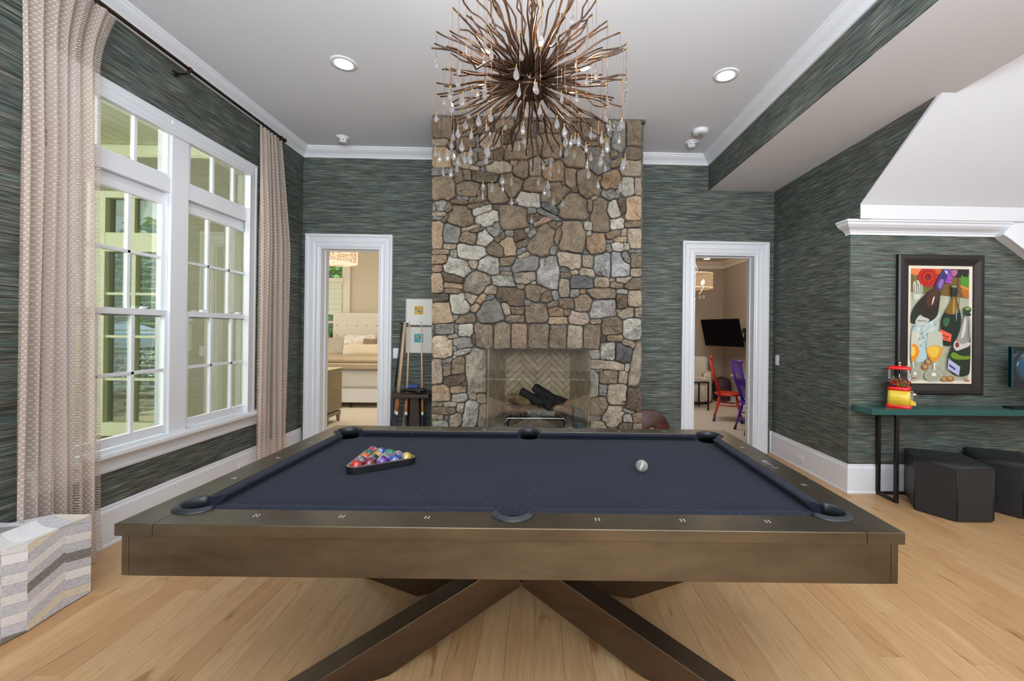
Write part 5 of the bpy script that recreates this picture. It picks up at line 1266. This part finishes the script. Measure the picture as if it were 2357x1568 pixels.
# third bottle with a silver capsule
shp('painted_bottle',[(720,700),(800,690),(800,1300),(770,1330),(690,1345),(600,1310),(560,1250),(556,1140),(600,1020),(690,880)],(24,44,20))
shp('painted_capsule',[(725,690),(798,690),(796,990),(720,1000),(620,1060),(610,1010),(680,890)],(150,146,140)); shp('painted_glint',[(735,720),(752,720),(740,900),(690,960),(700,900)],(206,204,200)); shp('painted_glint',[(768,740),(780,740),(778,960),(765,960)],(96,94,92))
shp('painted_label',[(610,1010),(640,950),(700,1010),(796,970),(798,1020),(690,1060),(640,1080)],(196,190,190)); shp('painted_crest',ell(655,1010,22,28),(120,52,36)); shp('painted_crest',ell(655,965,14,12),(190,120,60))
shp('painted_green',[(580,1110),(620,1080),(700,1130),(798,1120),(798,1160),(700,1165),(610,1160)],(104,140,28)); shp('painted_green',[(562,1150),(580,1120),(600,1200),(566,1230)],(70,106,30))
shp('painted_label',[(562,1155),(690,1240),(676,1335),(556,1262)],(176,180,214),False); shp('painted_lettering',[(572,1210),(640,1258),(636,1278),(570,1232)],(60,66,110),False)
shp('painted_rim',ell(760,640,42,36),(40,64,34)); shp('painted_rim',ell(762,628,28,18),(120,150,80)); shp('painted_rim',[(712,660),(800,670),(798,712),(720,700)],(36,54,32))
# wine glasses, corks
shp('painted_glass',[(335,900),(350,870),(480,870),(496,900),(500,1060),(470,1150),(415,1205),(360,1160),(322,1080)],(184,190,172)); shp('painted_wine',[(324,1050),(400,1008),(490,1030),(500,1080),(470,1150),(415,1202),(360,1160),(325,1095)],(222,150,36)); shp('painted_wine',[(340,1040),(415,1020),(470,1040),(450,1130),(400,1150),(350,1110)],(226,188,70))
shp('painted_stem',[(404,1200),(424,1200),(420,1330),(402,1330)],(214,216,206),False); shp('painted_foot',ell(402,1335,94,62,28),(176,178,160)); shp('painted_foot',ell(402,1335,82,52,28),(158,160,140)); shp('painted_glint',ell(408,1322,26,20),(226,228,222))
shp('painted_glass',[(162,870),(215,880),(240,960),(255,1080),(230,1150),(190,1195),(162,1190)],(196,196,176)); shp('painted_wine',[(162,995),(225,1010),(256,1080),(232,1150),(190,1193),(162,1190)],(222,140,34)); shp('painted_wine',[(162,1030),(200,1035),(215,1100),(162,1150)],(232,196,90))
shp('painted_stem',[(176,1190),(192,1190),(205,1310),(190,1310)],(206,208,200),False); shp('painted_foot',ell(200,1320,88,66,28),(174,176,156)); shp('painted_foot',ell(200,1320,76,55,28),(160,162,142)); shp('painted_glint',ell(208,1315,16,20),(226,228,222))
for (x,y,r) in ((350,1195,36),(316,1245,36),(520,1370,38),(585,1365,38)): shp('painted_cork',ell(x,y,r,r*.86,14,.5),(150,104,56)); shp('painted_cork',ell(x-4,y-6,r*.6,r*.5,12,.5),(188,144,92))
shp('painted_signature',[(736,1358),(744,1358),(744,1392),(736,1392)],(190,30,24),False); shp('painted_signature',[(748,1378),(784,1378),(784,1390),(748,1390)],(190,30,24),False); shp('painted_signature',[(172,1358),(216,1358),(216,1368),(172,1368)],(170,40,34),False)
# ---------------------------------------------------------------- bedroom beyond the left opening
M_beige=plain('bedroom_wall',(196,180,152),.9); M_carpet=noisy('pale_carpet',(204,188,162),(216,202,178),(90,90,90),.95,0,.2,.004)
M_btrim=plain('bedroom_trim',(214,200,174),.5)
BYB=10.05
struct('floor_bedroom',B(-6.6,-1.0,D+.001,BYB+.1,-.1,0),M_carpet,'pale bedroom carpet')
struct('ceiling_bedroom',B(-5.95,-1.0,D+.2,BYB+.1,3.55,3.6),M_ceil,'bedroom ceiling')
bwl=MB(); WX0,WX1,WZ0,WZ1=-6.0,-4.585,.80,3.15
bwl.box(WX1,-1.0,BYB,BYB+.1,0,3.55); bwl.box(-6.2,WX1,BYB,BYB+.1,0,WZ0); bwl.box(-6.2,WX1,BYB,BYB+.1,WZ1,3.55)
struct('wall_bedroom_back',bwl,M_beige,'beige bedroom wall behind the bed')
struct('wall_bedroom_right',B(-1.05,-1.0,D+.16,BYB,0,3.55),M_beige,'beige bedroom side wall')
w4=struct_root('window_4','tall bedroom window with a pale roman shade, garden trees outside')
f=MB(); f.box(WX1-.004,WX1+.145,BYB-.03,BYB,WZ0,3.3).box(WX1+.10,WX1+.15,BYB-.045,BYB,WZ0,3.3)
f.box(-6.1,WX1,BYB-.02,BYB+.05,2.475,2.60); f.box(-6.1,WX1,BYB-.05,BYB-.0,2.51,2.60); f.box(WX1-.05,WX1,BYB,BYB+.05,WZ0,WZ1)
f.box(-5.05,-5.02,BYB+.01,BYB+.04,2.6,3.15); f.box(-5.30,-5.27,BYB+.01,BYB+.04,2.6,3.15)
for x in (-5.285,-4.985,-4.80): f.box(x-.013,x+.013,BYB+.01,BYB+.04,WZ0,1.8)
f.box(-6.1,WX1,BYB+.0,BYB+.05,1.545,1.60); f.box(-6.1,WX1,BYB+.01,BYB+.04,1.15,1.175); f.box(-6.1,WX1,BYB-.04,BYB+.05,.76,.82); f.box(-6.1,WX1,BYB+.01,BYB+.04,1.755,1.785)
f.build('frame',M_btrim,w4)
B(-6.1,WX1,BYB+.055,BYB+.058,WZ0,WZ1).build('pane',M_pane,w4)
ms=MB()
for k in range(6): ms.prism([(BYB-.012-.012*(k%2==0),2.48-k*.122),(BYB-.002,2.48-k*.122),(BYB-.002,2.358-k*.122),(BYB-.022,2.362-k*.122)],-6.1,WX1-.05,lambda u,v,t:(t,u,v))
m=NT('roman_shade_cloth'); m.bsdf(lin(206,204,176),.9); m.p.inputs['Subsurface Weight'].default_value=0; ms.build('roman_shade',m.m,w4)
# bed
bd_=thing('bed','wide bed with a tall tufted beige headboard seen through the left opening','bed',(-3.75,8.8,0))
M_linen=noisy('beige_linen',(208,194,172),(220,206,184),(60,60,60),.9); M_sheet=plain('cream_coverlet',(214,206,192),.9)
B(-.98,.98,-1.06,1.04,.095,.36).build('base',plain('bed_base_cloth',(228,224,216),.9),bd_,.02,3)
B(-.98,.98,-1.08,1.02,.36,.70).box(-.95,.95,-1.05,1.0,.60,.76).build('mattress',M_sheet,bd_,.05,3)
hb=MB().box(-.995,.995,1.05,1.17,.1,1.79).build('headboard',M_linen,bd_,.02,3)
for r_ in range(2):
    for k in range(9):
        MB().sphere((-.90+.225*k+(.11 if r_ else 0)*0,1.046,1.50-.235*r_),.016,10,6,(1,.5,1)).build('tuft_button',plain('tuft',(176,160,134),.9),hb)
for x in (-.9,.0,.33,.9): B(x-.015,x+.015,-1.0,-.97,0,.1).build('leg',M_iron,bd_)
bl=thing('folded_blanket','beige quilted blanket folded over the foot of the bed','blanket',(-3.75,8.8,0))
mbq=noisy('quilted_tan',(176,152,120),(198,176,144),(140,140,140),.9,0,.6,.01)
B(-1.0,1.0,-1.10,.1,.76,.805).box(-1.0,1.0,-1.125,-1.088,.70,.80).build('lower_fold',mbq,bl,.02,3); B(-1.0,1.0,-1.02,.15,.808,.885).build('upper_fold',mbq,bl,.03,3)
def pillow(name,label,x,y,z,wd,ht,th,mat,rz=0,tilt=-.25,seam=None):
    t=thing(name,label,'pillow',(x,y,z),rz,'pillows on the bed'); t.rotation_euler=(tilt,0,rz); vs=[]; n=10
    for s in (1,-1):
        for i in range(n+1):
            for j in range(n+1):
                u=-1+2*i/n; v=-1+2*j/n; e=(1-u**4)*(1-v**4); k=1-.06*(1-abs(u*v))
                vs.append((u*wd/2*(1-.05*(1-abs(v))*0),-s*th/2*max(e,0)**.5*.9,ht/2+v*ht/2*(1-.06*(1-u*u))*(1)))
    m_=(n+1)**2; fs=[]
    for s in (0,1):
        for i in range(n):
            for j in range(n): a=s*m_+i*(n+1)+j; fs.append((a,a+1,a+n+2,a+n+1))
    MB().add(vs,fs,True).build('cushion_body',mat,t); return t
stripe=noisy('tan_sham',(172,154,128),(196,180,154),(160,5,5),.9)
spot=NT('animal_print'); spot.bsdf(None,.9); fz=spot.noise(spot.pos((26,26,26)),1,3); fz2=spot.noise(spot.pos((3.5,3,3)),1,2); spot.col(spot.mix(spot.ramp(fz2,[(.45,(0,0,0,1)),(.6,(1,1,1,1))]),spot.ramp(fz,[(.45,lin(212,184,148)),(.6,lin(236,226,210))]),lin(226,222,216)))
pillow('pillow','striped tan sham at the left end of the bed',-4.50,9.62,.82,.62,.42,.14,stripe,0,-.25)
pillow('pillow','spotted cream pillow in the middle of the bed',-4.02,9.48,.82,.66,.50,.18,spot.m,.05,-.3)
pillow('pillow','spotted pillow at the right, partly behind the fur cushion',-3.42,9.55,.82,.60,.48,.18,spot.m,-.05,-.3)
pillow('fur_cushion','small brown fur cushion peeping out between the two spotted pillows',-3.72,9.38,1.02,.30,.20,.14,noisy('brown_fur',(120,98,74),(170,146,114),(60,60,60),.95,0,.8,.02),0,-.3)
pillow('bolster','long soft cream lumbar pillow in front of the spotted ones',-3.80,9.28,.84,.90,.28,.16,noisy('cream_fur',(218,192,154),(232,212,180),(30,30,30),.95,0,.5,.01),0,-.35)
# bedside lamp, drum pendant, dresser
t=thing('bedside_lamp','table lamp with a rosy drum shade in front of the bedroom window','lamp',(-5.02,9.55,.0))
MB().lathe([(.15,1.08),(.165,1.36)],(0,0,0),24).build('lamp_shade',emit('rosy_shade',(236,190,156),.75),t)
MB().lathe([(1e-4,.62),(.07,.62),(.07,.64),(.02,.66),(.012,1.10)],(0,0,0),16).build('base',M_nickel,t)
t=thing('nightstand','small cream nightstand under the bedside lamp','nightstand',(-5.02,9.55,0)); B(-.22,.22,-.2,.2,.1,.615).build('body',M_btrim,t,.005); B(-.2,.2,-.208,-.2,.36,.58).build('drawer',M_btrim,t,.004)
for x in (-.19,.19):
    for y in (-.17,.17): B(x-.02,x+.02,y-.02,y+.02,0,.1).build('leg',M_btrim,t)
dl=thing('drum_pendant','drum ceiling lamp with a bronze lattice over a glowing cream shade','pendant lamp',(-3.56,7.2,2.53))
DRR=.455; DH=.215
MB().lathe([(DRR,0),(DRR,DH)],(0,0,0),48).build('shade',emit('warm_shade',(255,214,170),1.15),dl)
MB().lathe([(1e-4,-.03),(DRR*.5,-.022),(DRR*.9,.0),(DRR-.002,.012)],(0,0,0),48).build('diffuser',emit('warm_diffuser',(255,222,186),1.25),dl)
lt=MB(); lr=random.Random(12)
def arcbar(a0,a1,z,r=DRR+.006): 
    n=max(2,int((a1-a0)/.08)); lt.tube([(r*math.cos(a0+(a1-a0)*i/n),r*math.sin(a0+(a1-a0)*i/n),z) for i in range(n+1)],.0032,4)
def vbar(a,z0,z1,r=DRR+.006): lt.tube([(r*math.cos(a),r*math.sin(a),z0),(r*math.cos(a),r*math.sin(a),z1)],.0032,4)
arcbar(PI,2*PI,0); arcbar(PI,2*PI,DH)
for k in range(110):
    a=PI+lr.random()*PI; z=DH*lr.randint(0,7)/7
    if lr.random()<.5: arcbar(a,min(a+lr.choice([.10,.16,.22]),2*PI),z)
    else: vbar(a,z,min(DH,z+DH*lr.choice([.28,.43,.57])))
lt.build('lattice',plain('bronze_lattice',(96,62,40),.5),dl)
ar=MB()
for k in range(4):
    a=PI/4+PI/2*k; ar.tube([(.39*math.cos(a)*q/6,.39*math.sin(a)*q/6,-.045+.06*(q/6)**2) for q in range(7)],.0045,5)
ar.sphere((0,0,-.05),.015,8,6).build('arm',plain('copper_arm',(176,104,66),.4,.5),dl)
MB().tube([(0,0,DH),(0,0,1.02)],.006,6).lathe([(.06,1.02),(.06,1.0),(1e-4,.99)],(0,0,0),20).build('stem',M_chand,dl)
point('drum_pendant_lamp',(-3.56,7.2,2.35),10,(1,.84,.66),.2)
dr=thing('writing_desk','taupe wooden cabinet on tapered legs at the left edge of the opening','cabinet',(-3.42,6.35,0))
M_taupe=noisy('taupe_wood',(126,112,88),(146,132,106),(3,3,30),.5)
MB().prism([(-.6,-.45),(.345,-.10),(.345,.35),(-.6,.35)],.185,.815).build('body',M_taupe,dr,.003)
MB().prism([(-.6,-.46),(.352,-.107),(.352,.36),(-.6,.36)],.815,.825).build('top',noisy('bright_top',(200,206,150),(214,216,168),(4,4,4),.3),dr,.001)
MB().prism([(-.6,-.43),(.34,-.085),(.34,.34),(-.6,.34)],.115,.165).build('rail',M_taupe,dr)
for (x,y) in ((.315,-.055),(.315,.30)): MB().add([(x-.03,y-.03,.165),(x+.03,y-.03,.165),(x+.03,y+.03,.165),(x-.03,y+.03,.165),(x-.012,y-.012,0),(x+.018,y-.012,0),(x+.018,y+.012,0),(x-.012,y+.012,0)],[(0,1,2,3),(7,6,5,4),(0,4,5,1),(1,5,6,2),(2,6,7,3),(3,7,4,0)]).build('leg',M_taupe,dr)
# ---------------------------------------------------------------- card room beyond the right opening
CYB,CXR,CZ=9.3,4.034,2.98
M_taupew=plain('card_room_wall',(168,152,134),.9)
struct('floor_card_room',B(1.2,CXR+.1,D+.001,CYB+.1,-.1,0),noisy('card_carpet',(186,176,160),(198,188,172),(90,90,90),.95,0,.2,.004),'pale card room carpet')
struct('wall_card_back',B(1.2,CXR+.1,CYB,CYB+.1,0,CZ),M_taupew,'taupe back wall of the card room'); struct('wall_card_right',B(CXR,CXR+.1,D+.16,CYB,0,CZ),M_taupew,'taupe side wall of the card room')
struct('wall_card_left',B(1.15,1.2,D+.16,CYB,0,CZ),M_taupew,'taupe left wall of the card room')
struct('ceiling_card',B(1.15,CXR+.1,D+.16,CYB+.1,CZ,CZ+.05),plain('card_ceiling',(206,192,172),.9),'card room ceiling')
struct('trim_17',MB().sweep([(CXR,D+.2),(CXR,CYB),(1.2,CYB)],crown_prof(CZ,.14,.11)),plain('card_crown',(214,202,184),.5),'crown moulding of the card room')
struct('baseboard_card',MB().sweep([(CXR,D+.2),(CXR,CYB),(1.2,CYB)],[(u,v*.6) for u,v in bp]),M_white,'white card room baseboard')
p=U(1627,596,Z=CZ); t=thing('recessed_light','small recessed light in the card room ceiling','ceiling light',(p[0],min(p[1],9.0),CZ)); MB().lathe([(1e-4,-.004),(.06,-.004)],(0,0,0),24).build('lens',M_lamp,t); MB().lathe([(.06,-.002),(.08,-.006),(.085,0)],(0,0,0),24).build('trim_ring',M_white,t)
point('card_room_lamp',(3.0,7.4,2.35),16,(1,.80,.60),.15)
# chandelier with sheer drum shade
sx=U(1613,648,Y=7.6); t=thing('sheer_drum_chandelier','sheer drum chandelier with crystal drops in the card room','chandelier',(sx[0]-.10,7.6,sx[2]))
m=NT('sheer_shade'); e=m.node('ShaderNodeEmission'); e.inputs[0].default_value=lin(250,206,160); e.inputs[1].default_value=.55; tr=m.node('ShaderNodeBsdfTransparent'); mx=m.node('ShaderNodeMixShader'); mx.inputs[0].default_value=.72
m.link(tr.outputs[0],mx.inputs[1]); m.link(e.outputs[0],mx.inputs[2]); m.link(mx.outputs[0],m.out.inputs[0])
MB().lathe([(.30,-.13),(.30,.13)],(0,0,0),40).build('shade',m.m,t)
MB().lathe([(.302,-.132),(.302,-.122)],(0,0,0),40).lathe([(.302,.122),(.302,.132)],(0,0,0),40).build('rim',plain('shade_rim',(236,206,170),.5),t)
for k in range(5):
    a=2*PI*k/5+.4; MB().sphere((.16*math.cos(a),.16*math.sin(a),-.02),.02,8,8,(1,1,2.2)).build('bulb',emit('candle%d'%k,(255,220,170),9),t)
    c=MB().tube([(0,0,-.26),(.08*math.cos(a),.08*math.sin(a),-.24),(.15*math.cos(a),.15*math.sin(a),-.17),(.16*math.cos(a),.16*math.sin(a),-.08)],.006,6).build('arm',M_chrome,t)
    for q in (.10,.17): inst('crystal_drop',cm,t,(q*math.cos(a),q*math.sin(a),-.24),(0,0,0),(1.6,1.6,1.8))
MB().tube([(0,0,-.32),(0,0,.12),(.04,0,.22),(-.02,0,.36),(-.06,0,CZ-sx[2])],.007,6).sphere((0,0,-.33),.02,8,6).build('stem',M_chrome,t)
# television on a swing arm
cen=Vector(U(1660.5,766,Y=8.30)); w_,h_=.965,.545; tau=math.radians(15)
exn=Vector((.37,-.929,0)); nh=Vector((-.929,-.37,0)); nrm_=-(nh*math.cos(tau)-Vector((0,0,1))*math.sin(tau)); ezn=Vector((0,0,1))*math.cos(tau)+nh*math.sin(tau)
Mt=Matrix(((exn.x,nrm_.x,ezn.x),(exn.y,nrm_.y,ezn.y),(exn.z,nrm_.z,ezn.z))).to_4x4()
tv=thing('television','black flat television tilted on a swing arm in the card room corner','television',cen); tv.rotation_euler=Mt.to_euler(); M_tvb=plain('tv_body',(12,12,14),.6,0,Specular_IOR_Level=.08)
B(-w_/2,w_/2,-.018,.018,-h_/2,h_/2).build('housing',M_tvb,tv,.003); B(-w_/2+.008,w_/2-.008,-.0190,-.0182,-h_/2+.012,h_/2-.008).build('screen',plain('tv_screen',(10,10,12),.35,0,Specular_IOR_Level=.06),tv)
mp=U(1712,771,X=CXR-.02); Mi=(Matrix.Translation(cen)@Mt).inverted()@Matrix.Translation(Vector(mp)); e=cen-Vector(mp)
MB().box(-.005,.02,-.05,.05,-.13,.13).xf(Mi).build('wall_plate',M_black,tv,.002); MB().box(-.006,-.004,-.02,.02,-.06,.06).xf(Mi).build('plate_label',M_cuewhite,tv)
for s_ in (-1,1): MB().tube([(0,0,.05*s_),(e.x*.45,e.y*.3,.05*s_+e.z*.5),(e.x*.95,e.y*.95,e.z*.95+.04*s_)],.012,6).xf(Mi).build('mount_arm',M_black,tv)
# armchair
M_cream=noisy('cream_boucle',(206,196,180),(220,212,198),(80,80,80),.95,0,.4,.01)
ac=thing('armchair','rounded cream upholstered armchair against the card room back wall','armchair',(3.02,8.80,0))
MB().prism([(-.5,-.36),(.30,-.36),(.52,.0),(.56,.42),(-.5,.42)],.03,.42).build('base',M_cream,ac,.04,3)
MB().prism([(.26,-.36),(.44,-.30),(.62,.10),(.64,.46),(.46,.46),(.42,.10)],.03,.62,).build('arm',M_cream,ac,.05,3)
MB().prism([(-.5,.24),(.60,.24),(.62,.48),(-.5,.48)],.2,.92).build('backrest',M_cream,ac,.07,3)
B(-.5,.32,-.40,.26,.40,.54).build('seat_cushion',M_cream,ac,.05,3); B(-.5,.34,-.37,.40,.0,.035).build('plinth',M_black,ac)
fl_=NT('floral_tapestry'); fl_.bsdf(None,.9); v=fl_.node('ShaderNodeTexVoronoi'); v.inputs['Scale'].default_value=26; fl_.link(fl_.pos((1,1,1)),v.inputs['Vector'])
sp_=fl_.node('ShaderNodeSeparateXYZ'); fl_.link(v.outputs['Color'],sp_.inputs[0]); fl_.col(fl_.ramp(sp_.outputs[0],[(0,lin(40,36,40)),(.25,lin(206,120,110)),(.4,lin(214,200,184)),(.6,lin(60,66,70)),(.75,lin(224,214,198)),(.9,lin(150,60,70))],'CONSTANT'))
tc=pillow('throw_pillow','square floral tapestry cushion with dark piping on the cream armchair',2.92,8.60,.55,.48,.48,.14,fl_.m,.25,-.35); tc['group']=None; del tc['group']
# side table
stb=thing('side_table','dark metal side table corner in front of the cream armchair','side table',(2.72,7.95,0))
B(-.5,.395,-.18,.28,.525,.55).build('tabletop',noisy('stone_top',(150,142,130),(176,168,156),(12,12,12),.4),stb,.003); f=MB().box(-.5,.40,-.19,-.165,.505,.53).box(.375,.40,-.19,.29,.505,.53)
f.build('apron',M_iron,stb)
for (x,y) in ((.388,-.178),(.388,.275)): B(x-.012,x+.012,y-.012,y+.012,0,.505).build('leg',M_iron,stb)
t=thing('open_book','book lying on the dark side table','book',(2.78,8.0,.55)); B(-.14,.14,-.1,.1,0,.02).build('pages',plain('paper',(206,196,176),.9),t,.004); B(-.15,.0,-.11,.11,.02,.05).build('cover',plain('navy_cover',(50,52,74),.6),t,.003)
# windsor chairs
def windsor(label,x,y,rz,col,foot):
    t=thing('windsor_chair',label,'chair',(x,y,0),rz); m=plain('chair_paint_'+str(col[0]),col,.3); mf=plain('chair_foot_'+str(foot[0]),foot,.35)
    s=MB().prism([(.22*math.cos(a)*(1.0 if math.sin(a)>0 else 1.05),.21*math.sin(a)) for a in [2*PI*i/20 for i in range(20)]],.42,.452); s.build('seat',m,t,.012,3)
    for sx_ in (-1,1):
        for sy_ in (-1,1):
            a=Vector((sx_*.13,sy_*.12,.425)); b=Vector((sx_*.205,sy_*.21,0)); d=b-a
            MB().tube([a+d*q for q in (0,.15,.22,.45,.62,.83)],[.015,.017,.024,.020,.015,.013],10).build('leg',m,t)
            MB().tube([a+d*q for q in (.83,.90,1.0)],[.0145,.020,.019],10).build('foot_cap',mf,t)
    for sy_ in (-1,1): MB().tube([(-.18,sy_*.165,.20),(-.05,sy_*.165,.2),(0,sy_*.165,.2),(.05,sy_*.165,.2),(.18,sy_*.165,.2)],[.008,.009,.016,.009,.008],8).build('stretcher',m,t)
    for sx_ in (-1,1): MB().tube([(sx_*.165,-.17,.26),(sx_*.165,0,.26),(sx_*.165,.17,.26)],[.008,.012,.008],8).build('stretcher',m,t)
    top=1.02
    for k in range(7):
        q=-1+k/3; r0=.016 if abs(q)==1 else .0075
        MB().tube([(q*.17,.15-.03*abs(q),.445),(q*.18,.225,.75),(q*.175,.275-.02*(1-abs(q)),top)],[r0,r0*.95,r0*.85],8).build('spindle',m,t)
    MB().tube([(-.205,.268,top),(-.1,.262,top+.008),(0,.258,top+.010),(.1,.262,top+.008),(.205,.268,top)],[.016,.019,.020,.019,.016],10).build('top_rail',m,t)
    return t
windsor('red spindle back windsor chair with blue feet in the card room',3.10,6.93,PI*.5-.42,(196,44,24),(24,40,84))
windsor('purple spindle back windsor chair with black feet, cut off by the door frame',3.10,6.05,PI*.5-.10,(88,44,168),(20,20,24))
gt_=thing('game_table','round wooden table with a grey inset top in the card room','table',(3.50,6.55,0))
MB().lathe([(1e-4,.72),(.42,.72),(.49,.735),(.50,.75),(.49,.765),(.41,.762),(1e-4,.762)],(0,0,0),40).build('tabletop',noisy('oak_table',(150,112,70),(176,136,90),(3,30,3),.4),gt_); MB().lathe([(1e-4,.7635),(.41,.7635)],(0,0,0),36).build('inset',plain('grey_inset',(110,110,104),.6),gt_)
MB().lathe([(.28,0),(.28,.03),(.08,.06),(.06,.4),(.09,.66),(.3,.72)],(0,0,0),24).build('pedestal',M_wood_dark,gt_)
for k,(c_,a) in enumerate((((30,46,60),3.3),((190,190,30),3.75),((50,66,40),4.2),((80,130,190),4.6))): MB().box(.27,.45,-.09,.09,.64,.715).xf(Matrix.Rotation(a,4,'Z')).build('drawer',plain('drawer_paint%d'%k,c_,.4),gt_,.003)
t=thing('basket','dark patterned basket on the floor behind the red chair','basket',(3.84,8.90,0)); MB().lathe([(1e-4,0),(.14,0),(.16,.05)],(0,0,0),20).build('rim_base',noisy('wicker',(90,60,40),(130,96,64),(60,60,60),.8),t)
MB().lathe([(.15,.05),(.19,.3),(.16,.46),(.05,.5)],(0,0,0),20).build('body',noisy('dark_print',(16,26,44),(80,50,50),(18,18,18),.7),t)
